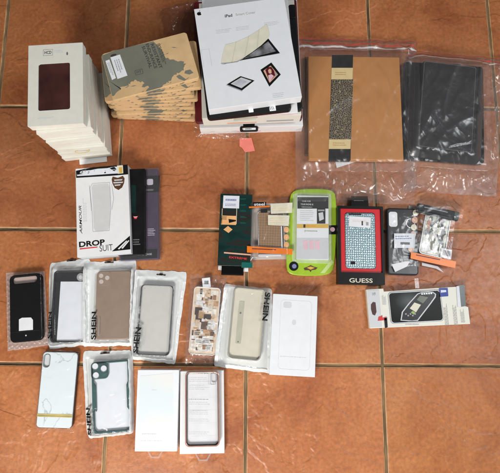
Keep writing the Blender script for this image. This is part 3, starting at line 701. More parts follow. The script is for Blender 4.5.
# ------------------------------------------------------------------ 7. middle row of packages
b = Thing('phone_case_box', 'dark green phone case box with white and orange stickers and an open black end', 'box', [(221, 193), (252, 195), (251, 266), (217, 266)], .012)
t = b.t
m = b.carton(GFADE, side=GDARK); m.build('box_body', b.e)
m = M(); m.box(-b.w/2+.008, b.w/2-.014, -b.h/2-.018, -b.h/2+.001, .001, .009, MATBLK, .002); m.build('end_flap', b.e)
m = M(); m.box(-b.w/2+.001, -b.w/2+.008, -b.h/2-.008, -b.h/2+.0005, .001, .002, W); m.cut('corner_tab'); m.box(b.w/2-.014, b.w/2-.004, -b.h/2-.010, -b.h/2+.0005, .001, .002, W); m.cut('teal_tab'); m.box(b.w/2-.018, b.w/2+.004, -b.h/2-.003, -b.h/2+.008, .0121, .0126, TEAL); m.build('corner_tab', b.e)
m = M(); q = b.poly([(223.5, 195.5), (239.5, 196), (239, 208.5), (222.8, 208)]); m.prism(q, t+.0002, t+.0005, PALEBL); x, y = b.L(231.5, 200); m.lines(x, y, .024, .005, 1, t+.0005, NAVYP, fill=.8); x, y = b.L(231.5, 205); m.lines(x, y, .026, .006, 2, t+.0005, NAVYP); m.build('white_sticker', b.e)
m = M(); q = b.poly([(222, 215.5), (236.5, 216), (236, 225), (221, 224.5)]); m.prism(q, t+.0002, t+.0004, ORL)
m.prism(b.poly([(228.5, 219), (236, 220), (236, 221.3), (229, 223)]), t+.0004, t+.0005, BLK2); x, y = b.L(225, 218); m.lines(x, y, .011, .008, 4, t+.0004, DKBR)
for a, c in (((222.3, 208.5), (222, 224)), ((236.8, 208.5), (236.6, 224))): x0, y0 = b.L(*a); x1, y1 = b.L(*c); m.box(x0-.0005, x0+.0005, y1, y0, t+.0002, t+.0004, CREAM)
m.build('orange_label', b.e)
m = M(); m.prism(b.poly([(223.5, 229.5), (228, 226), (232.5, 229.5), (228.5, 233)]), t+.0002, t+.0004, ORL)
m.cut('printed_lettering'); m.prism(b.poly([(224, 252), (251, 254.2), (251, 255.6), (224, 253.4)]), t+.0002, t+.0004, SKINP); x, y = b.L(238, 258); m.text('EXTREME', x, y, .036, .004, t+.0002, REDP, rot=R(-4), bold=.02)
m.cut('fine_print')
for k in range(5): x, y = b.L(243.5, 199+k*6); m.lines(x, y, .014, .004, 2, t, TEAL)
m.build('printed_marks', b.e)

# woven case in clear pack
b = Thing('phone_case_pack', 'clear pack with an orange band, brown woven case and two cream price labels', 'pack', [(248, 203), (292, 200), (292, 258), (247, 260)], .015, .0005)
t = b.t
m = M(); m.prism(rrect(0, 0, b.w-.001, b.h-.001, .001), 0, .0006, LENS); m.box(-b.w/2+.001, -b.w/2+.016, -b.h/2+.002, b.h/2-.006, .0006, .004, BLIST); m.build('back_sheet', b.e)
m = M(); x, y, w_, h_ = b.rect(258.5, 211, 283.5, 247); m.prism(rrect(x, y, w_, h_, .005), .002, .011, WEAVE, .001); x2, y2 = b.L(264, 210.5); m.prism(rrect(x2, y2, .014, .008, .002), .0111, .0118, BLK2)
cs = m.build('phone_case', b.e); m = M(); m.curve([rrect(x, y, w_+.003, h_+.003, .006), rrect(x, y, w_, h_, .005)], .002, .0118, STEEL, .0005); m.build('bumper', cs)
m = M(); m.prism(b.poly([(249, 206.5), (270, 205.5), (270, 207), (249, 208)]), t-.001, t-.0006, OR); m.cut('orange_band'); m.prism(b.poly([(247, 246), (292.5, 249), (292.5, 254.5), (247, 252.5)]), t-.001, t+.0004, OR)
m.prism(b.poly([(252, 248.3), (276, 249.3), (276, 250.2), (252, 249.2)]), t+.0004, t+.0005, DRED)
for k in range(4): m.cut('orange_dot'); x, y = b.L(286.5, 222+k*7.5); m.prism(ell(x, y, .0055, .006), t-.003, t-.0026, ORL)
m.cut('side_strip'); x0, y0 = b.L(281.8, 238); m.box(x0-.0012, x0+.0012, y0-.025, y0+.025, t-.003, t-.0025, WG); m.box(x0+.0018, x0+.003, y0-.025, y0+.025, t-.003, t-.0025, INK)
m.build('orange_band', b.e)
m = M(); x, y = b.L(259.5, 204); m.prism(rrect(x, y, .028, .009, .001), t-.0018, t-.0013, BLK2); m.text('steel', x, y, .022, .0065, t-.0013, WG, bold=.02); m.build('printed_lettering', b.e)
for q in ([(270.5, 203.8), (292.5, 202.6), (292, 212.8), (271, 213.8)], [(268, 215), (289.5, 215.5), (288.5, 226), (268, 225)]):
    m = M(); pl = b.poly(q, .016); m.prism(pl, t+.0006, t+.0010, CREAM); x = sum(p[0] for p in pl)/4; y = sum(p[1] for p in pl)/4; m.lines(x, y, .036, .014, 3, t+.001, GOLDL, fill=.25); m.build('price_label', b.e)
grid(b, qq(b, [(246.5, 198), (293, 196.5), (293, 264), (246, 267)], .008), 46, 66, lambda X, Y, u, v: .0005+min(1, min(u, 1-u, v, 1-v)*8)*.0155+wr(X, Y, 8.1, 55, .0012), CLEAR, 'clear_film')
m = M(); x, y, w_, h_ = b.rect(258, 253, 282, 256); m.prism(rrect(x, y, w_, h_, .003), .002, .008, LGREY, .002); m.build('base_clip', b.e)

# lime package
b = Thing('phone_case_package', 'lime green package with clipped corners and a clear blister window', 'package', [(289.5, 189), (337, 189), (335.5, 274.5), (286, 274.5)], .012, .0005)
t = b.t
out = [(296, 188), (331, 188), (337.5, 195), (336, 266), (329, 275.5), (292, 275.5), (285.5, 268), (289, 196)]
def soften(p, n=2, f=.22):
    for _ in range(n):
        q = []
        for i in range(len(p)):
            a, c = Vector(p[i]), Vector(p[(i+1) % len(p)]); q += [tuple(a.lerp(c, f)), tuple(a.lerp(c, 1-f))]
        p = q
    return p
m = M(); m.prism(soften(b.poly(out)), 0, .006, LIME, .0015); m.cut('pale_inner_panel'); x, y, w_, h_ = b.rect(293, 193, 332.5, 263); m.prism(rrect(x, y, w_, h_, .006), .006, .0061, pbr('pale_lime_panel', (.50, .62, .28), .35, var=.1)); m.cut('pale_corner'); m.prism(b.poly([(332, 259), (334.5, 262), (325, 273), (320.5, 273)]), .0061, .0064, pbr('pale_lime', (.55, .70, .25), .4)); m.build('card_back', b.e)
m = M(); x, y, w_, h_ = b.rect(297, 195.5, 329, 259.5); m.prism(rrect(x, y, w_, h_, .002), .0062, .010, WG, .0004)
def bp_(q, z, mat, dz=.0002): m.prism(b.poly(q), z, z+dz, mat)
bp_([(297.5, 197), (328.5, 197), (328.5, 208.5), (297.5, 208.5)], .0101, BLK2)
bp_([(317, 208), (325.5, 208), (325.5, 223.5), (317, 223.5)], .0101, BLK2); bp_([(318.5, 213), (323, 212), (324, 219), (319.5, 221)], .0104, LGREY); bp_([(318, 209.5), (324.5, 209.5), (324.5, 211), (318, 211)], .0104, GREY)
bp_([(297, 224), (328.6, 224), (328.6, 228), (297, 228)], .0101, YEL); bp_([(303.5, 224.3), (305.5, 224.3), (305.5, 227.6), (303.5, 227.6)], .0104, BLK2)
bp_([(297, 238), (328.4, 238), (328, 259), (297, 259)], .0101, LGREY)
for k in range(3): bp_([(303+k*6.0, 241), (307.5+k*6.0, 240), (308+k*6.0, 249.5), (304+k*6.0, 249)], .0104, PINKP)
ins = m.build('printed_insert', b.e)
m = M(); x, y = b.L(306.5, 201); m.text('CASE FOR', x, y, .018, .0028, .0104, WG); x, y = b.L(307, 204.2); m.text('YOUR PHONE 4S', x, y, .026, .0034, .0104, WG)
x, y = b.L(308, 207); m.lines(x, y, .026, .0025, 1, .0104, LGREY); x, y = b.L(307, 215.5); m.lines(x, y, .028, .024, 6, .0103, LGREY, fill=.4); x, y = b.L(311, 231); m.text('protective', x, y, .026, .004, .0103, pbr('olive_print', (.25, .28, .15), .5)); x, y = b.L(312, 226); m.lines(x, y, .028, .004, 1, .0104, OR, fill=.3)
m.build('lettering', ins)
m = M(); x, y, w_, h_ = b.rect(294, 192.5, 331.5, 262); m.prism(rrect(x, y, w_, h_, .005), .0062, .0135, BLIST, .002); m.build('blister_window', b.e)
m = M(); x, y = b.L(294, 266); m.prism(ell(x, y, .0095), .0062, .0066, BLK2); m.prism(ell(x+.001, y, .0045), .0066, .0068, NAVYP); m.build('round_badge', b.e)
m = M(); m.prism(b.poly([(304, 268), (308, 266.5), (311, 265), (314, 266.5), (318, 267.5), (316, 269.5), (312, 270), (311, 272), (309.5, 270), (305, 270)]), .0062, .0065, DKBR); m.prism(b.poly([(307, 267.5), (311, 266.3), (315, 267.6), (311, 269.5)]), .0065, .0067, YEL); m.build('gold_crest', b.e)
m = M(); m.prism(b.poly([(329.5, 225), (337, 225), (337, 234), (329.5, 234)]), .0062, .0066, BLK2); x, y = b.L(333, 229); m.prism(ell(x, y, .0048), .0066, .0068, PINKP); m.build('side_badge', b.e)

# GUESS
b = Thing('phone_case_box', 'black box lettered GUESS with a red tray and silver crocodile pattern case', 'box', [(338.5, 206), (383.5, 206), (384.5, 284.5), (337.5, 284.5)], .026)
t = b.t; w, h = b.w, b.h
x, y, w_, h_ = b.rect(341, 208.5, 381.8, 272.5)
m = M(); m.prism(rrect(0, 0, w-.0005, h-.0005, .0008, 2), 0, .010, BLK2); m.curve([rrect(0, 0, w, h, .0008, 2), rrect(x, y, w_, h_, .0008)], .010, t, BLK2); m.build('box_body', b.e)
x, y, w_, h_ = b.rect(341.2, 208.7, 381.6, 272.3); x1, y1, w1, h1 = b.rect(345.5, 212.5, 376, 268.5)
m = M(); m.curve([rrect(x, y, w_, h_, .0008), rrect(x1, y1, w1+.001, h1+.001, .007)], .0102, t-.003, RED); m.build('red_tray', b.e)
m = M(); m.prism(rrect(x1, y1, w1, h1, .007, 8), .0102, t-.0005, CROC, .0025)
cs = m.build('phone_case', b.e)
m = M(); a = b.L(353, 263); m.prism(rrect(a[0], a[1], .009, .006, .001), t-.0005, t-.0002, BLK2); m.cut('lens_slot'); a = b.L(355, 214.2); m.prism(rrect(a[0], a[1], .026, .003, .0012), t-.0005, t-.0002, BLK2); m.build('port_cutout', cs)
m = M(); m.prism(b.poly([(349, 216), (371, 217.5), (370.5, 228), (349, 226.5)]), t-.0003, t+.0001, PAPER); a = b.L(362, 222.5); m.lines(a[0]-.004, a[1]+.003, .03, .006, 2, t+.0001, SKINP, fill=.25); m.box(a[0]-.001, a[0]+.002, a[1]-.006, a[1]+.003, t+.0001, t+.0002, INK); m.box(a[0]+.008, a[0]+.013, a[1]-.006, a[1]+.001, t+.0001, t+.0002, GREY); m.build('price_sticker', cs)
m = M(); a = b.L(361, 280.5); m.text('GUESS', a[0], a[1], .046, .0085, t, CREAM, bold=.012); m.build('brand_lettering', b.e)
m = M(); m.prism(b.poly([(351.5, 196), (368, 196), (369, 206.5), (351, 206.5)], .014), .011, .0125, BLK2, .0004)
a = b.L(360, 200.5, .014); m.lines(a[0], a[1], .024, .003, 1, .0126, GREY, fill=.4); m.build('hang_tab', b.e)

# black cases in clear bag
b = Thing('black_phone_case', 'black phone case with an oblong white camera opening and a shipping label', 'phone case', [(387.5, 207.5), (418, 208), (419, 275), (387.5, 275)], .012)
m = M(); m.prism(rrect(0, 0, b.w, b.h, .007), 0, .009, SMOKE, .003)
x, y = b.L(411, 223); m.curve([ell(x, y, .009, .010), ell(x, y, .0078, .0088)], .009, .0094, STEEL); m.build('case_shell', b.e)
m = M(); x, y, w_, h_ = b.rect(389.3, 211.5, 397.8, 226.5); m.prism(rrect(x, y, w_, h_, .005), .0091, .0095, WG); m.build('camera_opening', b.e)
m = M(); m.prism(b.poly([(394, 233.5), (415, 233.5), (414.5, 248), (394, 248)]), .0124, .0129, PALEBL); x, y = b.L(403.5, 237.5); m.lines(x, y, .034, .009, 2, .0129, NAVYP, rot=.05, fill=.35); x, y = b.L(405, 243.5); m.prism(rrect(x, y, .019, .005, .0005), .0129, .013, MIDG); m.build('shipping_label', b.e)
m = M(); m.prism(b.poly([(391.5, 264.5), (405, 261.5), (409.5, 261.5), (407, 266.5), (395, 272)]), .0128, .0133, PAPER); m.build('torn_label', b.e)
BAGB = film_mat('smoky_bag_film', .015, rough=.18, gloss=1.3, base=.035, bstr=.25, hazecol=(.7, .7, .7))
grid(b, qq(b, [(384.5, 201), (421, 200), (422, 280), (384, 281)], .006), 46, 80, lambda X, Y, u, v: .0008+min(1, min(u*8, (1-u)*8, v*6, (1-v)*6))*.0105+wr(X, Y, 21.0, 34, .0014), BAGB, 'plastic_bag')

# collage case in clear bag
b = Thing('phone_case_pack', 'clear pack with an orange band, a green and white collage case and a barcode label', 'pack', [(415, 208), (459, 217), (450, 265), (408, 254)], .016, .0005)
m = M(); m.prism(b.poly([(411, 204), (419, 205), (414, 252), (408, 250)]), .0002, .0015, LENS)
for k in range(6): m.cut('round_print'); x, y = b.L(415.5-k*.9, 213+k*7.2, .01); m.prism(ell(x, y, .006, .0065), .010, .0106, SKINP if k % 2 else CREAM)
m.build('side_card', b.e)
m = M(); pl = b.poly([(424, 213), (450, 217), (446, 259), (422, 254)]); cx_ = sum(p[0] for p in pl)/4; cy_ = sum(p[1] for p in pl)/4; m.prism(rrect(cx_, cy_, .050, .082, .006), .003, .0125, pbr('pale_sage_sheet', hexc(190, 192, 180), .35, var=.2, scale=80), .002)
CG = [pbr('collage_shade', hexc(*c), .35, var=.3, scale=160) for c in ((214, 212, 196), (120, 116, 92), (62, 70, 74), (226, 228, 226), (176, 122, 104), (86, 92, 66), (150, 156, 160), (236, 236, 232), (40, 40, 38))]
for k in range(120):
    a_ = cx_+random.uniform(-.019, .019); c_ = cy_+random.uniform(-.034, .036); q_ = random.uniform(.003, .0105); n_ = random.choice((4, 5, 7)); ph_ = random.uniform(0, 3)
    bl_ = CG[3] if c_ < cy_-.015 and a_ < cx_+.01 and k % 2 else CG[random.randrange(9)]
    m.prism([(a_+q_*random.uniform(.6, 1)*math.cos(ph_+6.283*t_/n_)*.6, c_+q_*random.uniform(.7, 1.2)*math.sin(ph_+6.283*t_/n_)) for t_ in range(n_)], .0125, .0126+k*.000006, bl_)
m.box(cx_-.002, cx_+.003, cy_-.012, cy_+.022, .013, .0131, W); m.lines(cx_+.0005, cy_+.005, .030, .004, 2, .0132, INK, rot=R(90))
cs = m.build('phone_case', b.e); m = M(); m.curve([rrect(cx_, cy_, .053, .085, .007), rrect(cx_, cy_, .050, .082, .006)], .003, .0132, STEEL, .0004); m.build('bumper', cs)
m = M(); m.prism(b.poly([(411, 252), (456, 261.5), (455, 268), (410.5, 258.5)]), .0147, .0160, OR); m.prism(b.poly([(416, 254.5), (440, 259.3), (440, 260.3), (416, 255.5)]), .0161, .0162, DRED); m.build('orange_band', b.e)
m = M(); m.prism(b.poly([(441.5, 248), (452, 250), (451, 259.5), (440, 257)]), .0157, .0161, PAPER); x, y = b.L(446.5, 253.3); m.barcode(x, y, .015, .011, .0161, INK); m.build('barcode_label', b.e)
m = M(); m.prism(b.poly([(424, 262), (440, 266), (446, 272), (438, 268), (424, 265)]), .004, .0052, LGREY); m.build('base_clip', b.e)
grid(b, qq(b, [(411, 201), (462, 214), (454, 276), (406, 263)], .008), 56, 70, lambda X, Y, u, v: .0008+min(1, min(u*7, (1-u)*7, v*7, (1-v)*5))*.0165+wr(X, Y, 31.0, 32, .0011), CLEAR, 'clear_film')

# dark strap
b = Thing('folded_pouch', 'narrow dark folded pouch lying aslant above the collage phone case pack', 'pouch', [(419, 201.5), (461, 212), (459.5, 221.5), (418, 210.5)], .026, .014)
m = M(); m.prism(rrect(0, 0, b.w, b.h, .003), 0, .005, BLK, .0012); m.prism(rrect(-.004, .0015, b.w-.012, b.h-.006, .003), .005, .009, CHAR, .0015); m.prism(rrect(b.w/2-.006, 0, .010, b.h-.002, .001), .005, .0078, GDARK, .001)
m.build('pouch_body', b.e); m = M(); m.box(-.03, .018, .002, .0035, .0091, .0095, GREY); m.cut('edge_strip'); m.box(.012, .036, -.004, -.002, .0079, .0083, LGREY); m.build('edge_strip', b.e)
grid(b, qq(b, [(416, 199), (463, 210), (461, 224), (416, 213)], .022), 40, 14, lambda X, Y, u, v: .0238+wr(X, Y, 41.0, 40, .0006), CLEAR, 'clear_film')

# handset picture pack
b = Thing('phone_case_package', 'wide cream package laid sideways with a dark photograph of a handset', 'package', [(366.5, 289.5), (465, 284.5), (470.5, 323.5), (370, 328.5)], .012, .0005)
t = b.t; ra = -R(2)
m = M(); m.prism(b.poly([(366.5, 289.5), (383.5, 288.5), (384, 291.5), (465, 286), (465, 306), (468.5, 307), (470.5, 324), (370, 328.5)]), 0, t-.001, W2, .0005); m.prism(b.poly([(367.5, 290.5), (379, 290), (382, 327), (370.5, 327.8)]), t-.0009, t-.0004, LGREY); m.build('card_body', b.e)
def r8(x, y): return (330+x/3.053, 180+y/3.053)
def p8(m, pts, z, mat): m.prism(b.poly([r8(*p) for p in pts]), t+z, t+z+.0002, mat)
m = M(); x, y = b.L(415.8, 306.7); a = Vector(b.L(440, 306.7))-Vector(b.L(390, 308.5)); w_ = .102; h_ = .0585
m.prism(rrect(x, y, w_+.004, h_+.004, .007), t-.0008, t-.0001, GREY); m.prism(rrect(x, y, w_+.0015, h_+.0015, .0065), t-.0001, t+.0001, WG)
m.prism(rrect(x, y, w_, h_, .006), t+.0001, t+.0003, PHOTO); win = m.build('window_photo', b.e)
m = M(); p8(m, [(215, 429), (219, 403), (239, 377), (266, 347.5), (279, 342.5), (300, 340.5), (314, 341.5), (323.5, 348), (322.5, 358), (308, 378), (268, 430), (240, 431)], .0004, LGREY)
p8(m, [(218.5, 427), (222.5, 404), (242, 379), (268, 349.5), (280, 345), (300, 343), (312, 344), (320, 349), (319, 356), (305, 376), (266, 427), (250, 429)], .0007, BLK)
p8(m, [(243, 392), (257, 374), (277, 381), (262, 404)], .0010, CREAM); p8(m, [(264, 366), (274, 353), (299, 358), (283, 377)], .0010, pbr('olive_screen', (.06, .075, .035), .3)); p8(m, [(252, 400), (261, 405), (255, 411), (246, 404)], .0010, pbr('key_green', (.28, .42, .10), .4))
for k in range(5): p8(m, [(278+k*7, 346-k*.5), (283+k*7, 346-k*.5), (283+k*7, 350-k*.5), (278+k*7, 350-k*.5)], .0012, WG)
for k in range(5): p8(m, [(228+k*7, 408+(k % 2)*5), (232+k*7, 406+(k % 2)*5), (234+k*7, 410+(k % 2)*5), (230+k*7, 412+(k % 2)*5)], .0012, GREY)
m.build('handset_picture', win)
m = M(); m.prism(b.poly([(371, 304.5), (373, 302), (375.5, 302.5), (376.5, 312), (375, 315.5), (372.5, 314.5), (371, 309)]), t-.0003, t+.0001, WOODR); m.build('hang_slot', b.e)
m = M(); p8(m, [(148, 418), (160, 414), (160, 422), (172, 418), (172, 428), (146, 430)], .0001, REDP); m.cut('black_mark'); p8(m, [(165, 422), (174, 420), (176, 450), (168, 452)], .0001, BLK2)
m.cut('blue_badge'); p8(m, [(333, 330), (359, 330), (361, 355), (334, 357)], .0001, BLUEP); p8(m, [(338, 336), (354, 336), (355, 342), (338, 344)], .0003, PALEBL); m.cut('corner_picture'); p8(m, [(391, 322), (410, 320), (415, 385), (396, 388)], .0001, GDARK); p8(m, [(386, 324), (394, 324), (400, 388), (390, 388)], .0002, PALEBL)
for (u, v, n_) in ((446, 314, 3), (455, 314, 3), (462.5, 316, 4)): m.cut('fine_print'); x, y = b.L(u, v); m.lines(x, y, .045 if u < 460 else .026, .008, n_, t, GREY, rot=R(89), fill=.3)
m.cut('printed_lettering'); x, y = b.L(374, 294); m.text('H9', x, y, .006, .006, t, GREY); m.cut('fine_print'); x, y = b.L(413, 324.5); m.lines(x, y, .03, .002, 1, t, GREY, rot=R(-3)); m.cut('fine_print'); x, y = b.L(384, 300); m.lines(x, y, .02, .008, 4, t, LGREY, rot=R(89)); m.build('printed_marks', b.e)
m = M(); m.prism(b.poly([(416, 278), (420, 278), (421, 288), (417, 288)]), .002, .0028, HAZY); m.build('clear_hang_tab', b.e)

# ------------------------------------------------------------------ 8. SHEIN pouches and their cases
def pouch(label, quad, case_obs, wordpos, zb=.0006, seed=1.0, header=9, word='SHEIN', wrot=R(90), hole=None, hz=None, zmax=.012, cr=.05, wsize=(.058, .0125)):
    th = Thing('plastic_pouch', label, 'pouch', quad, .003, 0, 'frosted zip pouches lettered down one side', reg=False)
    base_obs = list(OB_PRE)
    q = qq(th, quad, .003)
    w0 = wob(seed, .012)
    def edge(u, v):
        e = min(v, 1-v); r = cr
        s_ = 1-r*(1-math.sqrt(max(0, 1-((r-e)/r)**2))) if e < r else 1
        return w0(.5+(u-.5)*s_, v)
    def rc(u, v):
        u, v = edge(u, v)
        return u, v
    nx, ny = 48, 76
    def zback(X, Y, u, v): return zb+drape(X, Y, base_obs, 1.2, .008)
    grid(th, q, nx, ny, zback, FROSTB, 'back_sheet', edge=rc)
    def zfront(X, Y, u, v):
        e = min(u, 1-u, v, 1-v); k = min(1, e*14)
        return zback(X, Y, u, v)+.0003+k*(.0006+wr(X, Y, seed, 48, .0024)*(1 if e < .09 else .5))+max(0, drape(X, Y, case_obs, .7, .004)-zback(X, Y, u, v)*0)*min(1, e*30)
    grid(th, q, nx, ny, zfront, HAZY, 'front_film', edge=rc)
    # milky welded border, front side (header on top, thin sides)
    m = M(); vs = []; 
    for j in range(ny+1):
        for i in range(nx+1):
            u, v = i/nx, j/ny; uu, vv = rc(u, v)
            A, B, C_, D = q
            x = (A[0]*(1-uu)+B[0]*uu)*(1-vv)+(D[0]*(1-uu)+C_[0]*uu)*vv; y = (A[1]*(1-uu)+B[1]*uu)*(1-vv)+(D[1]*(1-uu)+C_[1]*uu)*vv
            X, Y = th.world(x, y); vs.append((x, y, zfront(X, Y, u, v)+.0003))
    hv = header/100; fs = []
    for j in range(ny):
        for i in range(nx):
            u, v = (i+.5)/nx, (j+.5)/ny
            if v < hv or v > .955 or u < .055 or u > .945: fs.append([j*(nx+1)+i, (j+1)*(nx+1)+i, (j+1)*(nx+1)+i+1, j*(nx+1)+i+1])
    m.add(vs, fs, FROST, True); m.build('welded_border', th.e)
    if hole:
        x, y = th.L(*hole, .004); z = zfront(*th.world(x, y), .5, .04)+.0006
        m = M(); m.prism(rrect(x, y, .019, .0028, .0013), z, z+.0002, HOLE); m.prism(rrect(x, y+.0015, .007, .0035, .0015), z, z+.0002, HOLE); m.build('hang_hole', th.e)
    if word:
        (wu, wv) = wordpos; wz = (hz if hz is not None else .004)
        x, y = th.L(wu, wv, wz); m = M(); zfront_z0 = 0
        wz = max(zfront(*th.world(x+a_*.0055, y+k_*.003), .5, .5) for k_ in range(-9, 10) for a_ in (-1, 0, 1))
        off = .0105 if wrot > 0 else -.0105
        m.text(word, x, y, wsize[0], wsize[1], wz+.0008, BLK2, rot=wrot, bold=.03, th=.0002); off = .0105 if wrot > 0 else -.0105
        m.lines(x+off, y-.004*0, wsize[0]*.75, .0025, 2, wz+.0006, GREY, rot=wrot)
        m.v = [(vx, vy, zfront(*th.world(vx, vy), .5, .5)-zfront_z0+(vz-wz)*.5+.0007) for vx, vy, vz in m.v]
        m.build('printed_lettering', th.e)
    return th
def obs_of(t_): return [(t_.ctr.x, t_.ctr.y, t_.c, t_.s, t_.w/2, t_.h/2, t_.zt)]
OB_PRE = []
def tri_cam(m, th, c, z, ring, hole_m, s=.0075, sq=None):
    x, y = c
    if sq: m.prism(rrect(x, y, sq, sq, sq*.25), z, z+.0014, ring, .0005)
    for dx, dy in ((-s, s*.9), (s, s*.2), (-s*.9, -s)):
        m.prism(ell(x+dx, y+dy, s*.72, n=20), z+(.0015 if sq else .0002), z+(.0019 if sq else .0006), hole_m)

# A: battery case in bubble pouch
b = Thing('battery_phone_case', 'black battery phone case with a square white label, in a bubble sleeve', 'phone case', [(8.5, 275), (40, 273.5), (43, 340), (10.5, 343.5)], .0145, .002)
t = b.t; w, h = b.w, b.h
x, y, w_, h_ = b.rect(12, 276.5, 36.5, 283)
m = M(); m.curve([rrect(0, 0, w, h, .010, 8), rrect(x, y, w_, h_, .005)], 0, t, MATBLK, .002); m.build('case_shell', b.e)
m = M(); m.prism(rrect(x, y, w_+.001, h_+.001, .005), .001, .006, pbr('pinkish_plastic', (.55, .42, .38), .3), .001); m.build('camera_opening', b.e)
m = M(); m.prism(b.poly([(19, 319.5), (22, 317.8), (31, 317.5), (33, 320), (33, 329.8), (19, 331)]), t, t+.0003, PAPER); m.build('white_label', b.e)
m = M(); m.box(-w/2+.003, w/2-.003, -h/2+.0195, -h/2+.0205, t-.0001, t+.0002, CHAR); x, y = b.L(26, 335.5); m.prism(ell(x, y, .0014), t, t+.0003, LGREY); m.build('base_seam', b.e)
cb = obs_of(b)
p = Thing('bubble_sleeve', 'clear bubble sleeve around the black battery case at the far left', 'sleeve', [(5.5, 273), (44, 271), (48, 345.5), (7, 351.5)], .004, 0, reg=False)
q = qq(p, [(5.5, 273), (44, 271), (48, 345.5), (7, 351.5)], .004)
def bub(X, Y, u, v): return .0026*max(0, math.sin(X*640)*math.sin(Y*640+(1.2 if int(X*640/math.pi) % 2 else 0)))**.8 if True else 0
grid(p, q, 60, 110, lambda X, Y, u, v: .0016+min(1, min(u, 1-u, v, 1-v)*25)*bub(X, Y, u, v)*.6, film_mat('bubble_film_back', .34, rough=.1, hazecol=(.80, .76, .74)), 'back_film', edge=wob(2, .01))
grid(p, q, 80, 140, lambda X, Y, u, v: .0022+max(bub(X, Y, u, v), 0)*(.6 if drape(X, Y, cb, .3, .002) < .01 else .12)+drape(X, Y, cb, .3, .002)*1.0+.0006, film_mat('bubble_film', .006, rough=.1, gloss=1.0), 'front_film', edge=wob(2, .01))

# B: smoke frame case + white paper
b = Thing('phone_case', 'smoke grey edged phone case with a bluish white insert, in the leftmost frosted pouch', 'phone case', [(53, 270), (87, 271), (86, 343), (50.5, 342.5)], .0105, .002)
t = b.t
m = M(); m.prism(rrect(0, 0, b.w, b.h, .008), 0, .004, SMOKE, .001); m.build('case_back', b.e)
m = M(); m.curve([rrect(0, 0, b.w, b.h, .008), rrect(0, 0, b.w-.006, b.h-.006, .006)], .004, t, SMOKE, .001); m.build('bumper', b.e)
m = M(); pl = b.poly([(60, 281.5), (86, 281.5), (86, 341), (56, 341)]); m.prism(pl, .0042, .0052, PALEBL); m.build('insert_sheet', b.e)
m = M(); x, y = b.L(80, 277); m.prism(ell(x, y, .008), .0042, .0046, GREY); m.prism(ell(x, y, .004), .0047, .005, LGREY); m.build('camera_opening', b.e)
cB = obs_of(b)
# C: taupe case
b = Thing('phone_case', 'taupe silicone phone case with three camera holes, in the frosted pouch second from left', 'phone case', [(96, 271), (132, 270.5), (131, 339.5), (95, 340)], .011, .002)
t = b.t
m = M(); m.prism(rrect(0, 0, b.w, b.h, .009, 8), 0, t, TAUPE, .002); x, y = b.L(104.3, 278.5); m.prism(rrect(x, y, .027, .028, .008), t, t+.0006, TAUPE, .0003); m.build('case_shell', b.e)
m = M(); tri_cam(m, b, (x, y), t+.0005, TAUPE, LENS, .0062); m.build('camera_openings', b.e)
cC = obs_of(b)
# D: clear case thin black frame
b = Thing('phone_case', 'clear phone case with a thin black frame, in the tilted frosted pouch third from left', 'phone case', [(141, 284.5), (173.5, 285.5), (169, 356.5), (135.5, 354.5)], .0105, .002)
t = b.t
m = M(); m.prism(rrect(0, 0, b.w-.002, b.h-.002, .008), 0, .003, pbr('clear_back_on_grey', (.60, .59, .55), .2, var=.03)); m.build('case_back', b.e)
m = M(); m.curve([rrect(0, 0, b.w, b.h, .008, 8), rrect(0, 0, b.w-.0032, b.h-.0032, .0066, 8)], 0, t, SMOKE, .0006); m.build('bumper', b.e)
m = M(); m.box(-.014, .026, -.064+.0, -.0635, .003, .0033, LGREY); m.cut('small_mark'); x, y = b.L(143, 288.5); m.prism(ell(x+.002, y, .0015), .003, .0034, LENS); m.build('small_marks', b.e)
cD = obs_of(b)
# F: cream case
b = Thing('phone_case', 'cream translucent phone case lying face down in the frosted pouch lettered on its right', 'phone case', [(234, 286.5), (265.5, 289.5), (261.5, 362), (226.5, 358)], .012, .002)
t = b.t
m = M(); m.prism(rrect(0, 0, b.w, b.h, .010, 8), 0, .005, CREAMC, .002); x, y, w_, h_ = b.rect(237, 301, 243, 344); m.prism(rrect(x, y, w_*.9, h_, .002), .005, .0056, pbr('khaki_panel', (.50, .48, .38), .4)); m.build('case_shell', b.e)
m = M(); m.curve([rrect(0, 0, b.w, b.h, .010, 8), rrect(0, 0, b.w-.005, b.h-.005, .008, 8)], .005, t, pbr('grey_clear_rim', (.36, .35, .31), .2), .001); m.build('bumper', b.e)
m = M(); x, y = b.L(240.5, 313); m.prism(ell(x, y, .0018), .0056, .006, MIDG); m.cut('stud'); x, y = b.L(238, 342); m.prism(ell(x, y, .0014), .0056, .006, MIDG); m.build('stud', b.e)
cF = obs_of(b)
# I: green frame case
b = Thing('phone_case', 'phone case with a bottle green frame and square camera plate, in the lower pouch', 'phone case', [(90, 361.5), (129, 360.5), (132, 431), (94, 435)], .011, .002)
t = b.t; w, h = b.w, b.h
m = M(); m.prism(rrect(0, 0, w-.002, h-.002, .008), 0, .004, PALEBL); m.build('case_back', b.e)
inner = []
iw = w/2-.0035
m = M()
inn = [(-iw, h/2-.004), (iw-.001, h/2-.004), (iw-.001, .026), (iw-.004, .020), (iw-.004, -.022), (iw, -.028), (iw, -h/2+.008), (iw-.004, -h/2+.004), (-iw+.004, -h/2+.004), (-iw, -h/2+.009), (-iw, -.02), (-iw+.004, -.026), (-iw+.004, .022), (-iw, .028)]
m.curve([rrect(0, 0, w, h, .009, 8), inn], .004, t, GREENC, .0008); m.build('bumper', b.e)
m = M(); x, y = b.L(99.5, 370.5); m.prism(rrect(x, y, .034, .033, .008), t-.002, t, GREENC, .001); 
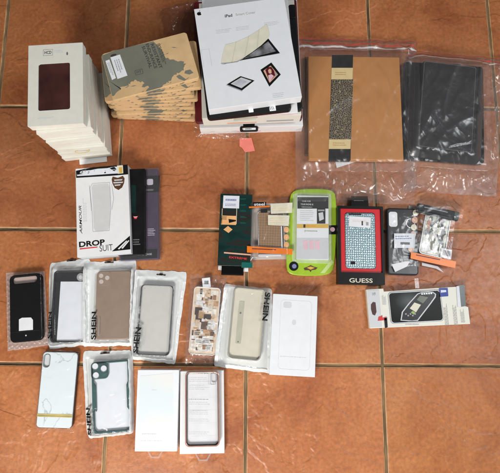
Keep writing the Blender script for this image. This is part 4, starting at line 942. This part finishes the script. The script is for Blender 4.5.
for dx, dy in ((-.008, .0085), (.0085, .003), (-.007, -.0085)): m.curve([ell(x+dx, y+dy, .0064), ell(x+dx, y+dy, .0056)], t, t+.0008, STEEL); m.prism(ell(x+dx, y+dy, .0056), t, t+.0003, PALEBL)
m.build('camera_plate', b.e)
cI = obs_of(b)
OB_PRE = []
pouch('frosted pouch lettered SHEIN, leftmost of the upper row, tucked under its neighbour', [(49, 263), (90, 258.5), (91, 345), (48, 349.5)], cB, (51.5, 325), seed=1.3, cr=.10, hole=(71, 260.5), hz=.0045, wsize=(.052, .010))
OB_PRE = cB
pouch('frosted pouch lettered SHEIN holding the taupe case, square topped with a dark hang hole', [(84.5, 262), (136, 260), (133.5, 346), (84, 346.5)], cC, (94.8, 325.5), seed=2.9, hole=(109, 262.3), hz=.0075, wsize=(.054, .010))
OB_PRE = cC
pouch('leaning frosted pouch lettered SHEIN around the clear case with thin black frame', [(136, 269.5), (187, 272.5), (175, 365), (130.5, 359)], cD, (137.6, 340), seed=4.4, hole=(161, 274.8), hz=.009, header=10, wsize=(.050, .0105), wrot=R(88))
# floral case in bag
b = Thing('phone_case', 'clear phone case with a brown and cream collage print, in a crinkled bag', 'phone case', [(195.5, 288), (222, 287), (214, 356), (187.5, 353)], .0105, .001)
m = M(); m.prism(rrect(0, 0, b.w, b.h, .006), 0, .0085, pbr('peach_sheet', hexc(222, 198, 172), .4, var=.12, scale=90), .001)
CB = [pbr('collage_tone', hexc(*c), .35, var=.25, scale=180) for c in ((206, 178, 150), (232, 224, 212), (150, 108, 76), (92, 62, 46), (214, 196, 172), (190, 150, 110), (222, 220, 218), (176, 140, 96), (60, 44, 38), (238, 232, 226))]
for k in range(120):
    pw_, ph_ = random.uniform(.004, .018), random.uniform(.004, .017); px_ = random.uniform(-b.w/2+.002, b.w/2-pw_-.002); py_ = random.uniform(-b.h/2+.003, b.h/2-ph_-.003)
    m.box(px_, px_+pw_, py_, py_+ph_, .0085, .0086+k*.000005, CB[random.choice((0, 1, 1, 2, 3, 4, 5, 5, 6, 6, 7, 8, 9, 9, 0))])
    if k % 4 == 0: m.lines(px_+pw_/2, py_+ph_/2, pw_*.8, ph_*.6, 3, .0092, INK if k % 8 else CREAM, fill=.35)
m.build('case_back', b.e); m = M(); m.curve([rrect(0, 0, b.w+.001, b.h+.001, .007), rrect(0, 0, b.w-.002, b.h-.002, .005)], 0, .0098, WG, .0008); m.build('bumper', b.e)
m = M(); m.prism(b.poly([(202, 278.5), (210, 277.5), (211, 287), (203, 288)], .008), .009, .0094, WG); x, y = b.L(206.5, 282.5, .01); m.barcode(x, y, .008, .007, .0095, BLK2, rot=.1); m.build('barcode_label', b.e)
m = M(); m.prism(b.poly([(201, 301), (213, 302), (213, 309), (202, 308)]), .0086, .0089, PAPER); x, y = b.L(207, 305.5); m.text('LOVE', x, y, .016, .004, .009, INK); m.build('printed_label', b.e)
cE = obs_of(b)
p = Thing('plastic_bag', 'crinkled clear bag around the brown and cream collage case', 'bag', [(191, 275), (226, 276), (216, 364), (183, 363)], .004, 0, reg=False)
q = qq(p, [(190, 274), (227, 276), (217, 365), (184, 364)], .004)
BAGC = film_mat('crinkled_clear_bag', .07, rough=.12, gloss=1.4)
grid(p, q, 50, 110, lambda X, Y, u, v: .0009+drape(X, Y, cE, .8, .004)*1.0+wr(X, Y, 6.2, 55, .0045)*(1 if (v < .12 or v > .9) else .35)*min(1, min(u, 1-u, v, 1-v)*20+.1), BAGC, 'film', edge=wob(6, .02, 4))
OB_PRE = cE
pouch('frosted pouch lettered SHEIN down its right side, holding the cream case', [(224.5, 284), (272, 289), (270.5, 374), (213.5, 366.5)], cF, (266.2, 306.5), seed=7.7, header=3, hz=.0085, wrot=R(-91), wsize=(.056, .0115))
OB_PRE = []
def pl_round(): pass
pouch('frosted pouch holding the green framed case, below the other SHEIN pouches', [(82, 351), (132.5, 350.5), (134.5, 434), (87, 439)], cI, (89.3, 421.5), seed=9.1, cr=.13, hole=(105, 353.2), hz=.0045, wsize=(.050, .0105), wrot=R(94))
# G: white box
b = Thing('phone_box', 'plain white phone box with a faint handset outline, standing right of the cream case pouch', 'box', [(273.5, 294), (317.5, 296), (315, 377.5), (269, 374.5)], .022)
m = b.carton(WG, bev=.0004); m.build('box_body', b.e)
t = b.t; x, y, w_, h_ = b.rect(279.5, 300.5, 311, 370)
FAINT = pbr('faint_embossing', (.66, .68, .70), .3, var=.02)
m = M(); m.curve([rrect(x, y, w_, h_, .007), rrect(x, y, w_-.0012, h_-.0012, .0065)], t, t+.0002, FAINT); m.cut('embossed_camera'); x2, y2 = b.L(287.5, 305); m.prism(rrect(x2, y2, .016, .012, .004), t, t+.0002, FAINT)
m.cut('embossed_dot'); x2, y2 = b.L(294, 322.5); m.prism(ell(x2, y2, .0042, .005), t, t+.0002, FAINT); m.cut('fine_print'); x2, y2 = b.L(293, 357); m.lines(x2, y2, .05, .0025, 1, t, LGREY, fill=.5); m.build('handset_outline', b.e)

# ------------------------------------------------------------------ 9. bottom row
b = Thing('phone_case', 'white marble phone case with a gold stripe near its lower end, at the lower left', 'phone case', [(43.5, 352), (78, 352.5), (71, 428.5), (35.5, 427.5)], .0115, .001)
t = b.t; w, h = b.w, b.h
x, y, w_, h_ = b.rect(43.6, 355, 50.0, 366.5); 
m = M(); m.curve([rrect(0, 0, w, h, .007, 8), rrect(x, y, .012, .0245, .0055)], 0, t, MARBLE, .0015); m.build('case_back', b.e)
m = M(); m.curve([rrect(0, 0, w+.0016, h+.0016, .0078, 8), rrect(0, 0, w-.0002, h-.0002, .007, 8)], .0, t-.002, SMOKE); m.build('bumper', b.e)
m = M(); m.prism(rrect(x, y, .011, .0235, .0052), .002, .008, LGREY, .001); m.curve([rrect(x, y, .0135, .026, .006), rrect(x, y, .0115, .024, .0052)], t-.001, t+.0006, STEEL); m.build('camera_opening', b.e)
m = M(); m.box(-w/2+.0002, w/2-.0002, -h/2+.0195, -h/2+.0255, t, t+.0003, GOLD); m.box(-w/2+.0002, w/2-.0002, -h/2+.0215, -h/2+.022, t+.0003, t+.0004, DKBR); m.build('gold_stripe', b.e)
cH = obs_of(b)
p = Thing('plastic_bag', 'thin clear bag around the white marble case', 'bag', [(42, 350), (80, 351), (75, 440), (34, 434)], .004, 0, reg=False)
grid(p, qq(p, [(42, 349.5), (80.5, 351), (73, 433), (33.5, 431.5)], .004), 44, 84, lambda X, Y, u, v: .0008+drape(X, Y, cH, .5, .003)*1.0+wr(X, Y, 12.2, 40, .0016)*min(1, min(u, 1-u, v, 1-v)*20+.1), film_mat('thin_bag_film', .02, rough=.1, gloss=.9), 'film', edge=wob(12, .015))
b = Thing('phone_box', 'white phone box with a pearly rainbow panel, left of the rose gold framed case', 'box', [(137.5, 370), (178.5, 370), (177.5, 452), (135, 451)], .022)
t = b.t
m = b.carton(WG, bev=.0004); m.build('box_body', b.e)
m = M(); m.prism(b.poly([(140, 376), (173, 373), (173, 422), (138, 424)]), t, t+.0002, HOLO); m.cut('fine_print'); x, y = b.L(150, 434); m.lines(x, y, .03, .003, 1, t+.0001, LGREY); x, y = b.L(155, 390); m.lines(x, y, .012, .003, 1, t+.0002, LGREY); m.cut('fine_print'); x, y = b.L(154, 441); m.lines(x, y, .05, .003, 1, t, FAINT); m.build('pearly_panel', b.e)
m = M(); a = b.L(155, 455, .002); m.curve([[(a[0]-.018, a[1]+.012), (a[0]+.018, a[1]+.012), (a[0]+.008, a[1]-.006), (a[0]-.008, a[1]-.006)], [(a[0]-.013, a[1]+.008), (a[0]+.013, a[1]+.008), (a[0]+.006, a[1]-.003), (a[0]-.006, a[1]-.003)]], .0008, .0016, film_mat('frosty_tab', .12)); m.build('hang_tab', b.e)
b = Thing('phone_box', 'white phone box lying under the rose gold framed clear case', 'box', [(179.8, 370.5), (223.5, 371.5), (224.5, 452.5), (180, 455)], .014)
m = b.carton(W, bev=.0004); m.build('box_body', b.e)
m = M(); a = b.L(203, 458, .002); m.curve([[(a[0]-.018, a[1]+.012), (a[0]+.018, a[1]+.012), (a[0]+.008, a[1]-.006), (a[0]-.008, a[1]-.006)], [(a[0]-.013, a[1]+.008), (a[0]+.013, a[1]+.008), (a[0]+.006, a[1]-.003), (a[0]-.006, a[1]-.003)]], .0008, .0016, film_mat('frosty_tab_b', .12)); m.build('hang_tab', b.e)
b = Thing('phone_case', 'clear phone case with a rose gold frame over a printed sheet, on a white box', 'phone case', [(184, 371), (219, 371.5), (220.5, 447), (185.5, 448)], .025, .0145)
t = b.t; w, h = b.w, b.h
x, y = b.L(213, 379)
m = M(); m.prism(rrect(0, 0, w-.004, h-.004, .006), 0, .004, PAPER)
for (v, n_) in ((374, 1), (380, 3), (388, 3), (400, 1), (404, 2), (413, 3), (421, 2), (434, 2)): a = b.L(199.5, v); m.lines(a[0], a[1], .042, .0034*n_, n_, .004, LGREY if n_ > 1 else GREY, rot=-.03, fill=.35)
for k in range(5): a = b.L(203, 385+k*13); m.box(-w/2+.012, w/2-.006, a[1], a[1]+.00025, .004, .0041, LGREY)
m.build('printed_sheet', b.e)
m = M(); m.curve([rrect(0, 0, w, h, .009, 8), rrect(0, 0, w-.0055, h-.0055, .007, 8)], 0, t, BLIST, .001); m.curve([rrect(0, 0, w-.0015, h-.0015, .0085, 8), rrect(0, 0, w-.0062, h-.0062, .0068, 8)], .004, t+.0003, ROSE, .0005); m.curve([rrect(0, 0, w-.006, h-.006, .007, 8), rrect(0, 0, w-.0085, h-.0085, .006, 8)], .004, .007, SMOKE, .0003); m.build('bumper', b.e)
m = M(); m.curve([rrect(x, y, .0105, .021, .003), rrect(x, y, .009, .0195, .0025)], t-.003, t-.001, GREY); m.build('camera_ring', b.e)
m = M(); m.prism(rrect(0, 0, w-.009, h-.009, .006), .0072, .0082, film_mat('case_clear_panel', .02, rough=.05)); m.build('clear_back', b.e)
# ------------------------------------------------------------------ big zip bags (after their contents are known)
def zipbag(label, quad, seed, contents_min=0, zip_at=.045, sag=1.0, amp=.0065, zoff=.0012, zb_=.0002):
    th = Thing('zip_bag', label, 'bag', quad, .01, 0, reg=False)
    q = qq(th, quad, .008)
    eg = wob(seed, .008, 2.2)
    obs = [o for o in OB if o[6] < .0295]
    def zf(X, Y, u, v):
        e = min(u, 1-u, v, 1-v)
        d = drape(X, Y, obs, 1.3, .010)
        flat = 1-.8*min(1, d/.008)
        fall = min(1, e*10+.1)
        a1 = wr(X+Y*.5, Y-X*.2, seed, 13, amp*1.5, 1.9, .75)+wr(X-Y*.6, Y, seed+80, 8, amp*1.8, 1.6, .8)
        return zoff+d+(a1*fall+wr(X, Y, seed+40, 30, amp*.35))*flat+fall*.0012*noise.noise(Vector((X*30, Y*30, seed)))
    grid(th, q, 150, 170, zf, CLEARW, 'front_film', edge=eg)
    grid(th, q, 60, 70, lambda X, Y, u, v: zb_+wr(X, Y, seed+9, 26, .0006), CLEARW, 'back_film', edge=eg)
    zmat = film_mat('zip_red_strip_'+str(int(seed)), .72, hazecol=(.62, .09, .08)); zw = film_mat('zip_clear_strip_'+str(int(seed)), .55)
    for nm, v0, v1, mt in (('zip_closure', zip_at, zip_at+.012, zmat), ('zip_ridge', zip_at+.024, zip_at+.034, zw), ('zip_lip', .008, .016, zmat)):
        m = M(); vs = []; n = 90
        for i in range(n+1):
            for v in (v0, v1):
                uu, vv = eg(i/n, v)
                A, B, C_, D = q
                x = (A[0]*(1-uu)+B[0]*uu)*(1-vv)+(D[0]*(1-uu)+C_[0]*uu)*vv; y = (A[1]*(1-uu)+B[1]*uu)*(1-vv)+(D[1]*(1-uu)+C_[1]*uu)*vv
                X, Y = th.world(x, y); vs.append((x, y, zf(X, Y, i/n, v)+.0009))
        m.add(vs, [[2*i, 2*i+1, 2*i+3, 2*i+2] for i in range(n)], mt, True); m.build(nm, th.e)
    return th
zipbag('clear zip bag with a red closure holding the black tablet cases', [(408, 50), (506, 58), (498, 196), (404, 190)], 14.0, zoff=.0012)
zipbag('large clear zip bag with a red closure around the tan leather folder', [(295, 37), (416, 40), (416, 203), (296, 202)], 23.0, zoff=.0030)
# crumpled bag under the tablet cover stack
def crumple(label, quad, seed, amp, mat, hz=.012, name='plastic_bag'):
    th = Thing(name, label, 'bag', quad, .008, 0, reg=False); q = qq(th, quad, .008)
    grid(th, q, 70, 50, lambda X, Y, u, v: .001+hz*min(1, min(u, 1-u, v, 1-v)*6)*(.5+.5*noise.noise(Vector((X*18, Y*18, seed))))+wr(X, Y, seed, 34, amp), mat, 'film', edge=wob(seed, .035, 3))
    return th
crumple('crumpled clear bag end spilling from the bottom left of the tablet cover stack', [(192, 112), (246, 128), (246, 139), (195, 136)], 61.0, .005, CLEARW)
crumple('dark crumpled zip bag behind the tablet cover stack at the top edge', [(160, 9), (215, -8), (218, 30), (165, 34)], 71.0, .006, film_mat('dim_bag_film', .05, tint=(.88, .82, .8), rough=.15, gloss=1.2, hazecol=(.5, .35, .33)), hz=.02)

# ------------------------------------------------------------------ light, world, camera
def area_light(name, loc, tgt, sx, sy, power, color):
    l = bpy.data.lights.new(name, 'AREA'); l.shape = 'RECTANGLE'; l.size = sx; l.size_y = sy; l.energy = power; l.color = color
    o = bpy.data.objects.new(name, l); col.objects.link(o); o.location = loc
    o.rotation_euler = (Vector(tgt)-Vector(loc)).to_track_quat('-Z', 'Y').to_euler()
    return o
C0 = P(250, 236)
area_light('window_light', (C0.x-.50, C0.y-1.45, 1.2), (C0.x+.05, C0.y-.1, 0), .62, .42, 35, (1, .975, .94))
area_light('doorway_light', (C0.x+1.35, C0.y+.05, 1.75), (C0.x+.15, C0.y-.05, 0), .5, .9, 18, (.95, .97, 1))
wd = bpy.data.worlds.new('World'); scn.world = wd; wd.use_nodes = True; wn = wd.node_tree
bg = wn.nodes['Background']; tcw = ND(wn, 'ShaderNodeTexCoord'); sx = ND(wn, 'ShaderNodeSeparateXYZ'); wn.links.new(tcw.outputs['Generated'], sx.inputs[0])
# a dim ceiling above, paler surroundings towards the horizon, brighter on the window and doorway sides
dt = ND(wn, 'ShaderNodeVectorMath', operation='DOT_PRODUCT'); dt.inputs[1].default_value = (.45, -.55, -.70); wn.links.new(tcw.outputs['Generated'], dt.inputs[0])
rw = ramp(wn, [(0, (.055, .057, .06)), (.30, (.13, .135, .14)), (.62, (.50, .51, .53)), (1, (.62, .62, .62))])
mr = ND(wn, 'ShaderNodeMapRange'); mr.inputs['From Min'].default_value = -1; mr.inputs['From Max'].default_value = 1
wn.links.new(dt.outputs['Value'], mr.inputs[0]); wn.links.new(mr.outputs[0], rw.inputs[0]); wn.links.new(rw.outputs[0], bg.inputs[0]); bg.inputs[1].default_value = .92
cam = bpy.data.cameras.new('camera'); co = bpy.data.objects.new('camera', cam); col.objects.link(co)
co.location = CAM; co.rotation_euler = EUL; cam.sensor_fit = 'HORIZONTAL'; cam.sensor_width = 36; cam.lens = F/500*36
cam.clip_start = .01; cam.clip_end = 50
scn.camera = co
scn.view_settings.view_transform = 'Standard'; scn.view_settings.look = 'None'; scn.view_settings.exposure = 0; scn.view_settings.gamma = 1
try:
    scn.cycles.transparent_max_bounces = 32; scn.cycles.max_bounces = 10
except Exception: pass
